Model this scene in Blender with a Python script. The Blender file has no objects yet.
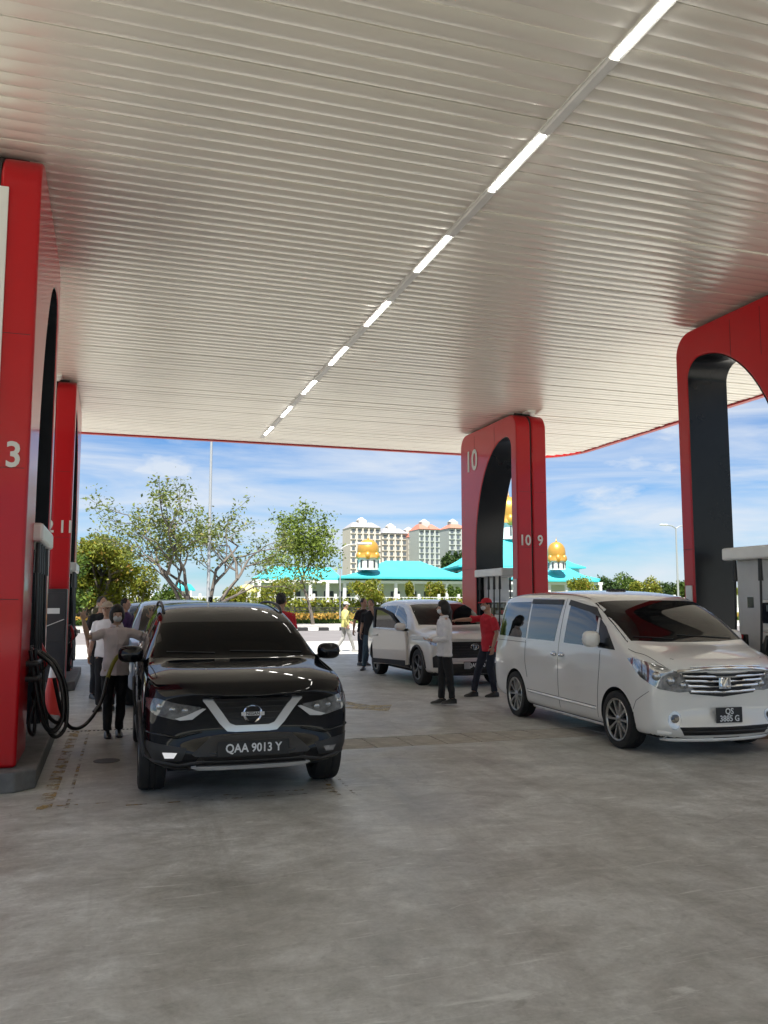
import bpy, bmesh, math, random
import numpy as np
from mathutils import Vector, Matrix, Euler, geometry
from mathutils.bvhtree import BVHTree

S = bpy.context.scene
COL = S.collection
R = math.radians
PI = math.pi

# ------------------------------------------------------------------ camera
FPX, HOR, VPX, EYE = 850.0, 602.0, 110.0, 1.6
PITCH = math.atan((HOR - 512) / FPX)
YAW = math.atan((384 - VPX) / math.hypot(FPX, HOR - 512))
cam = bpy.data.objects.new('camera', bpy.data.cameras.new('camera'))
COL.objects.link(cam)
cam.location = (0, 0, EYE)
cam.rotation_euler = (PI / 2 + PITCH, 0, -YAW)
cam.data.sensor_fit = 'VERTICAL'
cam.data.sensor_height = 36.0
cam.data.lens = FPX / 1024 * 36.0
cam.data.clip_start = 0.05
cam.data.clip_end = 9000
S.camera = cam

# ------------------------------------------------------------------ sky, sun, exposure
SUN_ELEV, SUN_AZ = R(63), R(-18)          # sun stands behind the camera; azimuth measured from -Y towards -X
wd = bpy.data.worlds.new('World'); S.world = wd; wd.use_nodes = True
nt = wd.node_tree; nt.nodes.clear()
def wn(t, **k):
    n = nt.nodes.new(t)
    for a, b in k.items(): setattr(n, a, b)
    return n
sky = wn('ShaderNodeTexSky', sky_type='NISHITA', sun_disc=False)
sky.sun_elevation = SUN_ELEV; sky.sun_rotation = PI + R(18)
sky.altitude = 0; sky.air_density = 1.0; sky.dust_density = 0.25; sky.ozone_density = 3.0
tc = wn('ShaderNodeTexCoord')
mp = wn('ShaderNodeMapping'); mp.inputs['Scale'].default_value = (1.6, 1.6, 11.0); mp.inputs['Rotation'].default_value = (0.02, 0.05, 0.3)
nz = wn('ShaderNodeTexNoise'); nz.inputs['Scale'].default_value = 2.1; nz.inputs['Detail'].default_value = 9; nz.inputs['Roughness'].default_value = 0.58; nz.inputs['Distortion'].default_value = 0.5
rp = wn('ShaderNodeValToRGB'); rp.color_ramp.elements[0].position = 0.34; rp.color_ramp.elements[1].position = 0.64
mp2 = wn('ShaderNodeMapping'); mp2.inputs['Scale'].default_value = (5, 5, 13); mp2.inputs['Location'].default_value = (3.1, 1.7, 0.4)
nz2 = wn('ShaderNodeTexNoise'); nz2.inputs['Scale'].default_value = 1.6; nz2.inputs['Detail'].default_value = 8; nz2.inputs['Roughness'].default_value = 0.55
rp2 = wn('ShaderNodeValToRGB'); rp2.color_ramp.elements[0].position = 0.55; rp2.color_ramp.elements[1].position = 0.7
mx = wn('ShaderNodeMath', operation='MAXIMUM')
ml = wn('ShaderNodeMath', operation='MULTIPLY'); ml.inputs[1].default_value = 0.84
tint = wn('ShaderNodeMixRGB', blend_type='MULTIPLY'); tint.inputs['Fac'].default_value = 1.0; tint.inputs['Color2'].default_value = (0.38, 0.55, 0.74, 1)
mixc = wn('ShaderNodeMixRGB'); mixc.inputs['Color2'].default_value = (4.3, 4.6, 5.0, 1)
bg = wn('ShaderNodeBackground'); bg.inputs['Strength'].default_value = 0.06
wo = wn('ShaderNodeOutputWorld')
L = nt.links.new
L(tc.outputs['Generated'], mp.inputs['Vector']); L(mp.outputs['Vector'], nz.inputs['Vector']); L(nz.outputs['Fac'], rp.inputs['Fac'])
L(tc.outputs['Generated'], mp2.inputs['Vector']); L(mp2.outputs['Vector'], nz2.inputs['Vector']); L(nz2.outputs['Fac'], rp2.inputs['Fac'])
L(rp.outputs['Color'], mx.inputs[0]); L(rp2.outputs['Color'], mx.inputs[1]); L(mx.outputs[0], ml.inputs[0])
L(sky.outputs['Color'], tint.inputs['Color1']); L(tint.outputs['Color'], mixc.inputs['Color1'])
L(ml.outputs[0], mixc.inputs['Fac']); L(mixc.outputs['Color'], bg.inputs['Color']); L(bg.outputs['Background'], wo.inputs['Surface'])

sun = bpy.data.objects.new('sun', bpy.data.lights.new('sun', 'SUN')); COL.objects.link(sun)
sun.data.energy = 3.9; sun.data.angle = R(0.53); sun.data.color = (1.0, 0.95, 0.87)
sd = Vector((math.sin(SUN_AZ) * math.cos(SUN_ELEV), -math.cos(SUN_AZ) * math.cos(SUN_ELEV), math.sin(SUN_ELEV)))
sun.rotation_euler = sd.to_track_quat('Z', 'Y').to_euler()
sun.location = (0, -20, 40)

S.view_settings.view_transform = 'Standard'; S.view_settings.look = 'None'
S.view_settings.exposure = 1.62; S.view_settings.gamma = 1.0; S.view_settings.use_curve_mapping = False
S.render.engine = 'CYCLES'
S.cycles.use_denoising = True
S.cycles.max_bounces = 10; S.cycles.diffuse_bounces = 6; S.cycles.glossy_bounces = 4; S.cycles.transmission_bounces = 6
S.cycles.sample_clamp_indirect = 6.0
S.cycles.caustics_reflective = False; S.cycles.caustics_refractive = False

# ------------------------------------------------------------------ pixel -> place helpers (true depth given)
_fw = Vector((math.sin(YAW) * math.cos(PITCH), math.cos(YAW) * math.cos(PITCH), math.sin(PITCH)))
_rt = Vector((math.cos(YAW), -math.sin(YAW), 0)); _up = _rt.cross(_fw)
def _ray(x, y): return _fw * FPX + _rt * (x - 384) + _up * (512 - y)
def atY(x, y, Y):
    d = _ray(x, y); return Vector((0, 0, EYE)) + d * (Y / d.y)
def atZ(x, y, z=0.0):
    d = _ray(x, y); return Vector((0, 0, EYE)) + d * ((z - EYE) / d.z)

# ------------------------------------------------------------------ materials
MATS = {}
def mat(name, col, rough=0.5, metal=0.0, spec=0.5, var=None, bump=None, coat=0.0, emit=None, alpha=None, trans=0.0, island=0.0, coat_rough=0.03):
    """Principled material; var=(scale, amount) colour mottling, bump=(scale, strength) fine relief, island = per-piece colour shift."""
    if name in MATS: return MATS[name]
    m = bpy.data.materials.new(name); m.use_nodes = True
    t = m.node_tree; b = t.nodes['Principled BSDF']
    c4 = (*col, 1)
    b.inputs['Base Color'].default_value = c4
    b.inputs['Roughness'].default_value = rough; b.inputs['Metallic'].default_value = metal
    b.inputs['Specular IOR Level'].default_value = spec
    b.inputs['Coat Weight'].default_value = coat; b.inputs['Coat Roughness'].default_value = coat_rough
    b.inputs['Transmission Weight'].default_value = trans
    if emit:
        b.inputs['Emission Color'].default_value = (*emit[:3], 1); b.inputs['Emission Strength'].default_value = emit[3]
    src = None
    if var:
        co = t.nodes.new('ShaderNodeTexCoord'); n = t.nodes.new('ShaderNodeTexNoise')
        n.inputs['Scale'].default_value = var[0]; n.inputs['Detail'].default_value = 6; n.inputs['Roughness'].default_value = 0.6
        t.links.new(co.outputs['Object'], n.inputs['Vector'])
        mr = t.nodes.new('ShaderNodeMapRange'); mr.inputs['From Min'].default_value = 0.3; mr.inputs['From Max'].default_value = 0.7
        mr.inputs['To Min'].default_value = 1 - var[1]; mr.inputs['To Max'].default_value = 1 + var[1]
        t.links.new(n.outputs['Fac'], mr.inputs['Value']); src = mr.outputs['Result']
    if island:
        g = t.nodes.new('ShaderNodeNewGeometry'); mr2 = t.nodes.new('ShaderNodeMapRange')
        mr2.inputs['To Min'].default_value = 1 - island; mr2.inputs['To Max'].default_value = 1 + island
        t.links.new(g.outputs['Random Per Island'], mr2.inputs['Value'])
        if src is None: src = mr2.outputs['Result']
        else:
            mm = t.nodes.new('ShaderNodeMath'); mm.operation = 'MULTIPLY'
            t.links.new(src, mm.inputs[0]); t.links.new(mr2.outputs['Result'], mm.inputs[1]); src = mm.outputs[0]
    if src is not None:
        v = t.nodes.new('ShaderNodeVectorMath'); v.operation = 'SCALE'; v.inputs[0].default_value = col
        t.links.new(src, v.inputs['Scale']); t.links.new(v.outputs['Vector'], b.inputs['Base Color'])
    if bump:
        co = t.nodes.new('ShaderNodeTexCoord'); n = t.nodes.new('ShaderNodeTexNoise')
        n.inputs['Scale'].default_value = bump[0]; n.inputs['Detail'].default_value = 4
        bp = t.nodes.new('ShaderNodeBump'); bp.inputs['Strength'].default_value = bump[1]; bp.inputs['Distance'].default_value = 0.01
        t.links.new(co.outputs['Object'], n.inputs['Vector']); t.links.new(n.outputs['Fac'], bp.inputs['Height'])
        t.links.new(bp.outputs['Normal'], b.inputs['Normal'])
    MATS[name] = m
    return m

def leaf_mat(name, c1, c2, c3=None):
    """Leaves: colour differs from leaf to leaf, some light comes through."""
    m = bpy.data.materials.new(name); m.use_nodes = True; t = m.node_tree; t.nodes.clear()
    g = t.nodes.new('ShaderNodeNewGeometry'); rr = t.nodes.new('ShaderNodeValToRGB')
    rr.color_ramp.elements[0].color = (*c1, 1); rr.color_ramp.elements[1].color = (*c2, 1)
    if c3:
        e = rr.color_ramp.elements.new(0.93); e.color = (*c2, 1); rr.color_ramp.elements[-1].color = (*c3, 1)
    d = t.nodes.new('ShaderNodeBsdfDiffuse'); tr = t.nodes.new('ShaderNodeBsdfTranslucent'); gl = t.nodes.new('ShaderNodeBsdfGlossy')
    gl.inputs['Roughness'].default_value = 0.45
    a = t.nodes.new('ShaderNodeMixShader'); a.inputs['Fac'].default_value = 0.35
    b = t.nodes.new('ShaderNodeMixShader'); b.inputs['Fac'].default_value = 0.015
    o = t.nodes.new('ShaderNodeOutputMaterial')
    k = t.links.new
    k(g.outputs['Random Per Island'], rr.inputs['Fac']); k(rr.outputs['Color'], d.inputs['Color']); k(rr.outputs['Color'], tr.inputs['Color'])
    k(d.outputs[0], a.inputs[1]); k(tr.outputs[0], a.inputs[2]); k(a.outputs[0], b.inputs[1]); k(gl.outputs[0], b.inputs[2]); k(b.outputs[0], o.inputs['Surface'])
    MATS[name] = m
    return m

def concrete_mat(name, base, warm, rough=0.44):
    """Power-trowelled concrete: broad stains, stretched trowel sweeps, fine grain."""
    m = bpy.data.materials.new(name); m.use_nodes = True; t = m.node_tree; b = t.nodes['Principled BSDF']; k = t.links.new
    co = t.nodes.new('ShaderNodeTexCoord')
    def noise(scale, det, rgh, dist, sc=(1, 1, 1), rz=0.0):
        mpn = t.nodes.new('ShaderNodeMapping'); mpn.inputs['Scale'].default_value = sc; mpn.inputs['Rotation'].default_value = (0, 0, rz)
        n = t.nodes.new('ShaderNodeTexNoise'); n.inputs['Scale'].default_value = scale; n.inputs['Detail'].default_value = det
        n.inputs['Roughness'].default_value = rgh; n.inputs['Distortion'].default_value = dist
        k(co.outputs['Object'], mpn.inputs['Vector']); k(mpn.outputs['Vector'], n.inputs['Vector']); return n.outputs['Fac']
    def ramp(src, p0, p1, c0, c1):
        r = t.nodes.new('ShaderNodeValToRGB'); r.color_ramp.elements[0].position = p0; r.color_ramp.elements[1].position = p1
        r.color_ramp.elements[0].color = (*c0, 1); r.color_ramp.elements[1].color = (*c1, 1); k(src, r.inputs['Fac']); return r.outputs['Color']
    def mul(a, bb, f=1.0):
        n = t.nodes.new('ShaderNodeMixRGB'); n.blend_type = 'MULTIPLY'; n.inputs['Fac'].default_value = f; k(a, n.inputs['Color1']); k(bb, n.inputs['Color2']); return n.outputs['Color']
    big = noise(0.33, 5, 0.55, 0.8)
    c = ramp(big, 0.32, 0.70, warm, base)
    sweep = noise(1.0, 13, 0.70, 1.6, (0.9, 1.15, 1), 0.1)
    c = mul(c, ramp(sweep, 0.36, 0.62, (0.74, 0.73, 0.71), (1.07, 1.07, 1.07)))
    sw2 = noise(0.9, 13, 0.76, 3.2, (1.4, 0.6, 1), -0.5)
    c = mul(c, ramp(sw2, 0.4, 0.66, (0.90, 0.885, 0.86), (1.05, 1.05, 1.05)))
    fine = noise(42, 3, 0.6, 0)
    c = mul(c, ramp(fine, 0.25, 0.75, (0.9, 0.9, 0.9), (1.06, 1.06, 1.06)))
    mid = noise(5.5, 10, 0.72, 0.8, (0.8, 1.2, 1), 0.2)
    c = mul(c, ramp(mid, 0.32, 0.66, (0.78, 0.775, 0.76), (1.10, 1.10, 1.10)))
    spk = noise(17, 6, 0.7, 0.2)
    c = mul(c, ramp(spk, 0.28, 0.44, (0.80, 0.79, 0.78), (1, 1, 1)))
    blot = noise(0.55, 6, 0.6, 1.5, (1, 0.8, 1), 0.8)
    c = mul(c, ramp(blot, 0.38, 0.60, (0.80, 0.785, 0.76), (1.06, 1.06, 1.06)))
    # thin pale scratches and scuffs
    scr = noise(2.4, 10, 0.62, 4.0, (0.4, 2.4, 1), 0.12)
    sc = ramp(scr, 0.60, 0.70, (0, 0, 0), (1, 1, 1))
    mix = t.nodes.new('ShaderNodeMixRGB'); mix.inputs['Color2'].default_value = (base[0] * 1.35, base[1] * 1.34, base[2] * 1.3, 1)
    mm = t.nodes.new('ShaderNodeMath'); mm.operation = 'MULTIPLY'; mm.inputs[1].default_value = 0.45
    k(sc, mm.inputs[0]); k(mm.outputs[0], mix.inputs['Fac']); k(c, mix.inputs['Color1']); c = mix.outputs['Color']
    # faint tyre tracks along the lanes
    ty = noise(1.0, 6, 0.6, 0.4, (3.2, 0.10, 1), 0.02)
    c = mul(c, ramp(ty, 0.30, 0.44, (0.80, 0.79, 0.77), (1, 1, 1)))
    crk = t.nodes.new('ShaderNodeTexVoronoi'); crk.feature = 'DISTANCE_TO_EDGE'; crk.inputs['Scale'].default_value = 0.23
    wv = t.nodes.new('ShaderNodeVectorMath'); wv.operation = 'ADD'; nzv = t.nodes.new('ShaderNodeTexNoise'); nzv.inputs['Scale'].default_value = 1.3; nzv.inputs['Detail'].default_value = 6
    k(co.outputs['Object'], nzv.inputs['Vector']); k(co.outputs['Object'], wv.inputs[0]); k(nzv.outputs['Color'], wv.inputs[1]); k(wv.outputs['Vector'], crk.inputs['Vector'])
    c = mul(c, ramp(crk.outputs['Distance'], 0.0, 0.004, (0.72, 0.71, 0.69), (1, 1, 1)), 0.6)
    # dark drips
    dr = noise(2.6, 5, 0.6, 0.3)
    c = mul(c, ramp(dr, 0.27, 0.33, (0.62, 0.60, 0.57), (1, 1, 1)), 0.7)
    k(c, b.inputs['Base Color'])
    rr = t.nodes.new('ShaderNodeMapRange'); rr.inputs['From Min'].default_value = 0.3; rr.inputs['From Max'].default_value = 0.7
    rr.inputs['To Min'].default_value = rough - 0.1; rr.inputs['To Max'].default_value = rough + 0.15
    k(sweep, rr.inputs['Value']); k(rr.outputs['Result'], b.inputs['Roughness'])
    bp = t.nodes.new('ShaderNodeBump'); bp.inputs['Strength'].default_value = 0.12; bp.inputs['Distance'].default_value = 0.01
    k(fine, bp.inputs['Height']); k(bp.outputs['Normal'], b.inputs['Normal'])
    MATS[name] = m
    return m

# ------------------------------------------------------------------ mesh helpers
class MB:
    """Collects vertices and faces, then links them as one mesh object."""
    def __init__(s): s.v = []; s.f = []
    def add(s, vs, fs):
        o = len(s.v); s.v += [tuple(p) for p in vs]; s.f += [tuple(i + o for i in q) for q in fs]; return s
    def box(s, x0, x1, y0, y1, z0, z1, m=None):
        vs = [Vector((x, y, z)) for x in (x0, x1) for y in (y0, y1) for z in (z0, z1)]
        if m is not None: vs = [m @ p for p in vs]
        return s.add(vs, [(0, 1, 3, 2), (4, 6, 7, 5), (0, 4, 5, 1), (2, 3, 7, 6), (0, 2, 6, 4), (1, 5, 7, 3)])
    def loft(s, rings, cap=True, closed=True):
        n = len(rings[0]); vs = [p for r in rings for p in r]; fs = []
        for a in range(len(rings) - 1):
            for i in range(n if closed else n - 1):
                j = (i + 1) % n; fs.append((a * n + i, a * n + j, (a + 1) * n + j, (a + 1) * n + i))
        if cap and closed: fs += [tuple(range(n))[::-1], tuple((len(rings) - 1) * n + i for i in range(n))]
        return s.add(vs, fs)
    def tube(s, pts, r, n=8, cap=True, flat=1.0):
        pts = [Vector(p) for p in pts]; rings = []; m = len(pts)
        rs = r if isinstance(r, (list, tuple)) else [r] * m
        t0 = (pts[1] - pts[0]).normalized()
        ref = Vector((0, 0, 1)) if abs(t0.z) < 0.9 else Vector((1, 0, 0))
        u = t0.cross(ref).normalized()
        for i in range(m):
            t = ((pts[min(i + 1, m - 1)] - pts[i]).normalized() + (pts[i] - pts[max(i - 1, 0)]).normalized())
            t = t.normalized() if t.length > 1e-6 else t0
            u = (u - t * u.dot(t)); u = u.normalized() if u.length > 1e-6 else t.orthogonal().normalized()
            w = t.cross(u)
            rings.append([pts[i] + (u * math.cos(2 * PI * k / n) + w * math.sin(2 * PI * k / n) * flat) * rs[i] for k in range(n)])
        return s.loft(rings, cap)
    def lathe(s, prof, n=24, axis='z', c=(0, 0, 0), cap=True):
        rings = []
        for (r, h) in prof:
            ring = []
            for k in range(n):
                a = 2 * PI * k / n; p = (r * math.cos(a), r * math.sin(a), h)
                if axis == 'x': p = (h, p[0], p[1])
                elif axis == 'y': p = (p[0], h, p[1])
                ring.append((p[0] + c[0], p[1] + c[1], p[2] + c[2]))
            rings.append(ring)
        return s.loft(rings, cap)
    def ell(s, c, rx, ry, rz, n=12, m=8, rot=None):
        rings = []; c = Vector(c)
        for j in range(m + 1):
            th = PI * (j + 0.02) / (m + 0.04)
            ring = []
            for k in range(n):
                a = 2 * PI * k / n; p = Vector((rx * math.sin(th) * math.cos(a), ry * math.sin(th) * math.sin(a), -rz * math.cos(th)))
                if rot is not None: p = rot @ p
                ring.append(c + p)
            rings.append(ring)
        return s.loft(rings, True)
    def prism(s, poly, axis, a, b):
        """poly: 2-D outline; axis 'x': (y,z), 'y': (x,z), 'z': (x,y); from a to b along the axis."""
        def p3(q, h): return {'x': (h, q[0], q[1]), 'y': (q[0], h, q[1]), 'z': (q[0], q[1], h)}[axis]
        return s.loft([[p3(q, a) for q in poly], [p3(q, b) for q in poly]], True)
    def mesh(s, name, smooth=None, bevel=0, seg=2):
        me = bpy.data.meshes.new(name); me.from_pydata(s.v, [], s.f)
        bm = bmesh.new(); bm.from_mesh(me)
        bmesh.ops.recalc_face_normals(bm, faces=bm.faces)
        if bevel:
            ed = [e for e in bm.edges if len(e.link_faces) == 2 and e.calc_face_angle(0) > 0.5]
            bmesh.ops.bevel(bm, geom=ed, offset=bevel, segments=seg, affect='EDGES', profile=0.5, clamp_overlap=True)
        bm.to_mesh(me); bm.free()
        if smooth is not None:
            me.shade_smooth(); me.set_sharp_from_angle(angle=R(smooth))
        return me
    def build(s, name, m, parent=None, smooth=None, bevel=0, seg=2, loc=None):
        me = s.mesh(name, smooth, bevel, seg)
        o = link(name, me, m, parent, loc)
        if bevel and smooth is not None:
            w = o.modifiers.new('weighted', 'WEIGHTED_NORMAL'); w.keep_sharp = True; w.weight = 80
        return o
def link(name, me, m=None, parent=None, loc=None):
    if m is not None and len(me.materials) == 0: me.materials.append(m)
    o = bpy.data.objects.new(name, me); COL.objects.link(o); o.parent = parent
    if loc is not None: o.location = loc
    return o
def tag(o, label=None, cat=None, group=None, kind=None):
    if label: o['label'] = label
    if cat: o['category'] = cat
    if group: o['group'] = group
    if kind: o['kind'] = kind
    return o
def thing(name, label, cat, loc=(0, 0, 0), rz=0.0, group=None):
    o = bpy.data.objects.new(name, None); COL.objects.link(o); o.empty_display_size = 0.2
    o.location = loc; o.rotation_euler = (0, 0, rz)
    return tag(o, label, cat, group)
def copy_tree(o, parent=None):
    c = o.copy(); COL.objects.link(c); c.parent = parent
    for ch in o.children: copy_tree(ch, c)
    return c
def smooth_curve(pts, n=6, closed=False):
    """Catmull-Rom through the points."""
    P = [Vector(p) for p in pts]; m = len(P); out = []
    rng = range(m if closed else m - 1)
    for i in rng:
        p0 = P[(i - 1) % m] if closed or i > 0 else P[0]; p1 = P[i]; p2 = P[(i + 1) % m]
        p3 = P[(i + 2) % m] if closed or i + 2 < m else P[-1]
        for k in range(n):
            t = k / n
            out.append(0.5 * ((2 * p1) + (p2 - p0) * t + (2 * p0 - 5 * p1 + 4 * p2 - p3) * t * t + (3 * p1 - p0 - 3 * p2 + p3) * t ** 3))
    if not closed: out.append(P[-1])
    return out
def text_mesh(txt, size, depth=0.002, spacing=1.0, name='lettering'):
    cu = bpy.data.curves.new(name, 'FONT'); cu.body = txt; cu.size = size; cu.extrude = depth; cu.align_x = 'CENTER'; cu.align_y = 'CENTER'
    cu.space_character = spacing; cu.offset = size * 0.02; cu.resolution_u = 3
    o = bpy.data.objects.new(name, cu); COL.objects.link(o)
    bpy.context.view_layer.update()
    me = bpy.data.meshes.new_from_object(o.evaluated_get(bpy.context.evaluated_depsgraph_get()))
    bpy.data.objects.remove(o); bpy.data.curves.remove(cu)
    return me
def lettering(txt, size, loc, face, m, parent=None, sx=1.0, name='lettering', depth=0.002, tilt=0.0):
    """face '-y': read from the camera side; '-x': read from the left."""
    me = text_mesh(txt, size, depth); o = link(name, me, m, parent)
    o.location = loc; o.scale = (sx, 1, 1)
    o.rotation_euler = (PI / 2 + tilt, 0, {'-y': 0, '-x': -PI / 2, '+y': PI, '+x': PI / 2}[face])
    return o

# ------------------------------------------------------------------ shared materials
M_conc = concrete_mat('forecourt_concrete', (0.66, 0.67, 0.645), (0.57, 0.57, 0.54))
M_conc2 = concrete_mat('drain_cover_concrete', (0.66, 0.64, 0.59), (0.58, 0.56, 0.52), 0.7)
M_kerb = mat('kerb_concrete', (0.14, 0.14, 0.138), 0.8, var=(6, 0.25), bump=(60, 0.3))
M_red = mat('red_cladding', (0.44, 0.004, 0.009), 0.32, spec=0.2, var=(0.7, 0.05), coat=0.35, coat_rough=0.08)
M_redf = mat('red_fascia', (0.50, 0.012, 0.016), 0.35, var=(0.5, 0.1))
M_black = mat('black_gloss_lining', (0.008, 0.009, 0.011), 0.22, spec=0.25, var=(1.5, 0.3), bump=(1.2, 0.05))
M_dark = mat('dark_gap', (0.02, 0.018, 0.018), 0.7)
M_white = mat('white_paint', (0.74, 0.74, 0.72), 0.35, var=(3, 0.05))
M_ceil = mat('ceiling_panel_white', (0.86, 0.82, 0.73), 0.27, metal=0.30, spec=0.8, var=(0.6, 0.03))
M_alu = mat('aluminium_profile', (0.68, 0.67, 0.65), 0.4, metal=0.0, var=(4, 0.1))
M_lamp = mat('lamp_diffuser', (0.9, 0.9, 0.88), 0.4, emit=(1.0, 0.97, 0.90, 10.0))
M_rubber = mat('black_rubber', (0.012, 0.012, 0.013), 0.45, bump=(80, 0.05))
M_letter = mat('pale_lettering', (0.62, 0.60, 0.57), 0.5)
M_yellow = None

# ------------------------------------------------------------------ ground and forecourt
GT = mat('open_ground', (0.16, 0.17, 0.09), 0.95, var=(0.05, 0.3))
g = MB().add([(-3000, -1500, -0.06), (3500, -1500, -0.06), (3500, 6000, -0.06), (-3000, 6000, -0.06)], [(0, 1, 2, 3)]).build('ground', GT)
tag(g, kind='structure')
base = MB().box(-40, 60, -40, 34.2, -0.05, -0.02).build('forecourt', mat('joint_filler', (0.05, 0.048, 0.045), 0.9))
tag(base, kind='structure')
def slab(x0, x1, y0, y1, j=0.006):
    MB().box(x0 + j, x1 - j, y0 + j, y1 - j, -0.019, 0.0).build('slab', M_conc, base, bevel=0.003, seg=1)
for (y0, y1) in ((-40, -14), (-14, 11.5), (11.5, 19.6), (19.6, 27.0), (27.0, 34.2)):
    slab(-40, -8.0, y0, y1)
    if y0 != -14: slab(-8.0, 1.6, y0, y1)
for (y0, y1) in ((-40, -14), (-14, 9.18), (9.87, 18.0), (18.0, 27.0), (27.0, 34.2)):
    slab(13.2, 60, y0, y1)
    if y0 != -14: slab(1.6, 13.2, y0, y1)
MB().prism([(-7.994, -13.994), (13.194, -13.994), (13.194, 9.174), (1.594, 9.174), (1.594, 11.494), (-7.994, 11.494)], 'z', -0.019, 0.0).build('slab', M_conc, base)
dc = MB().box(-0.205, 0.205, 9.186, 9.834, -0.019, 0.001).mesh('drain_cover', bevel=0.005, seg=1); dc.materials.append(M_conc2)
rnd = random.Random(4)
for i in range(140):
    x = 1.82 + 0.42 * i
    if x > 59.6: break
    o = link('drain_cover', dc, None, base, (x, 0, rnd.uniform(-0.003, 0.002)))

# worn yellow marks
def worn_paint(name, col, keep):
    m = bpy.data.materials.new(name); m.use_nodes = True; t = m.node_tree; b = t.nodes['Principled BSDF']; k = t.links.new
    co = t.nodes.new('ShaderNodeTexCoord'); n = t.nodes.new('ShaderNodeTexNoise'); n.inputs['Scale'].default_value = 7; n.inputs['Detail'].default_value = 8; n.inputs['Roughness'].default_value = 0.7
    r = t.nodes.new('ShaderNodeValToRGB'); r.color_ramp.elements[0].position = keep; r.color_ramp.elements[1].position = keep + 0.16
    b.inputs['Base Color'].default_value = (*col, 1); b.inputs['Roughness'].default_value = 0.7
    tr = t.nodes.new('ShaderNodeBsdfTransparent'); mx_ = t.nodes.new('ShaderNodeMixShader'); out = t.nodes['Material Output']
    k(co.outputs['Object'], n.inputs['Vector']); k(n.outputs['Fac'], r.inputs['Fac']); k(r.outputs['Color'], mx_.inputs['Fac'])
    k(tr.outputs[0], mx_.inputs[1]); k(b.outputs[0], mx_.inputs[2]); k(mx_.outputs[0], out.inputs['Surface'])
    return m
M_yel = worn_paint('worn_yellow_paint', (0.40, 0.28, 0.10), 0.47)
M_yel2 = worn_paint('worn_cream_paint', (0.52, 0.44, 0.27), 0.40)
def mark(poly, m, z=0.004, name='painted_marking'):
    return MB().add([(x, y, z) for x, y in poly], [tuple(range(len(poly)))]).build(name, m, base)
def dash(x0, y0, x1, y1, w, seg, gap, m):
    d = Vector((x1 - x0, y1 - y0)); Ln = d.length; d.normalize(); n = Vector((-d.y, d.x)) * w / 2; s = 0
    mb = MB()
    while s < Ln:
        a = Vector((x0, y0)) + d * s; b = Vector((x0, y0)) + d * min(s + seg, Ln)
        mb.add([(*(a - n), .004), (*(b - n), .004), (*(b + n), .004), (*(a + n), .004)], [(0, 1, 2, 3)]); s += seg + gap
    mb.build('painted_marking', m, base)
dash(-0.44, 7.25, -0.36, 11.48, 0.11, 0.7, 0.02, M_yel)
dash(-0.27, 7.25, -0.20, 11.48, 0.03, 0.7, 0.03, M_yel)
dash(-0.35, 7.22, 2.1, 7.18, 0.035, 0.16, 0.10, M_yel)
dash(-0.35, 7.36, 2.1, 7.32, 0.03, 0.16, 0.10, M_yel)
dash(1.86, 7.0, 1.95, 9.0, 0.045, 0.5, 0.05, M_yel); dash(2.0, 7.0, 2.09, 9.0, 0.03, 0.5, 0.05, M_yel)
mark([(3.45, 13.7), (3.62, 13.75), (3.9, 12.9), (4.25, 12.85), (3.95, 12.1), (3.35, 12.75), (3.65, 12.82)], M_yel2)
mark([(3.35, 14.9), (3.52, 14.9), (3.62, 13.75), (3.45, 13.7)], M_yel2)
mb = MB()
for i in range(34): mb.box(-0.6 + i * 0.05, -0.575 + i * 0.05, 11.42, 11.47, 0.001, 0.004)
mb.build('drain_slots', M_dark, base)
# small steel access lid in the filling bay
MB().lathe([(0.0, 0.001), (0.13, 0.001), (0.13, 0.006), (0.0, 0.006)], 20, c=(0.02, 9.25, 0)).build('access_lid', mat('dull_steel', (0.12, 0.12, 0.12), 0.5, metal=0.7), base)
MB().box(7.2, 8.0, 8.35, 8.62, 0.001, 0.006).build('drain_grate', mat('rusty_grate', (0.13, 0.085, 0.05), 0.8, var=(9, 0.4)), base)

# ------------------------------------------------------------------ canopy
ZC = 5.84
CX0, CX1, CY0, CY1, CR = -5.2, 12.75, -16.0, 22.45, 1.7
canopy = thing('canopy', 'wide white panelled forecourt canopy with a thin red edge', 'canopy', (0, 0, 0))
PW = 0.18
prof = []
for i in range(9):
    t = i / 8 * 2 - 1
    prof.append((t * 0.0885, 0.0105 * (abs(t) ** 2.0)))
prof = [(-0.0885, 0.03)] + prof + [(0.0885, 0.03)]
pm = MB()
n = len(prof)
pm.add([(0, p[0], p[1]) for p in prof] + [(1, p[0], p[1]) for p in prof], [(i, i + 1, n + i + 1, n + i) for i in range(n - 1)])
panel = pm.mesh('ceiling_panel', 50); panel.materials.append(M_ceil)
rnd = random.Random(11)
k = 0
y = CY0 + 0.3
while y < CY1 - 0.12:
    xe = CX1 - 0.14
    if y > CY1 - CR: xe = CX1 - CR + math.sqrt(max(0.01, (CR - 0.14) ** 2 - max(0, y + 0.09 - (CY1 - CR)) ** 2))
    # long runs butt at staggered joints, as sheet ceilings do
    o = link('ceiling_panel', panel, None, canopy, (CX0 + 0.14, y, ZC + rnd.uniform(-0.0025, 0.0025)))
    o.scale = (xe - CX0 - 0.14, 1, 1); o.rotation_euler = (rnd.gauss(0, 0.005), rnd.gauss(0, 0.0003), rnd.gauss(0, 0.0004))
    y += PW; k += 1
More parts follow.
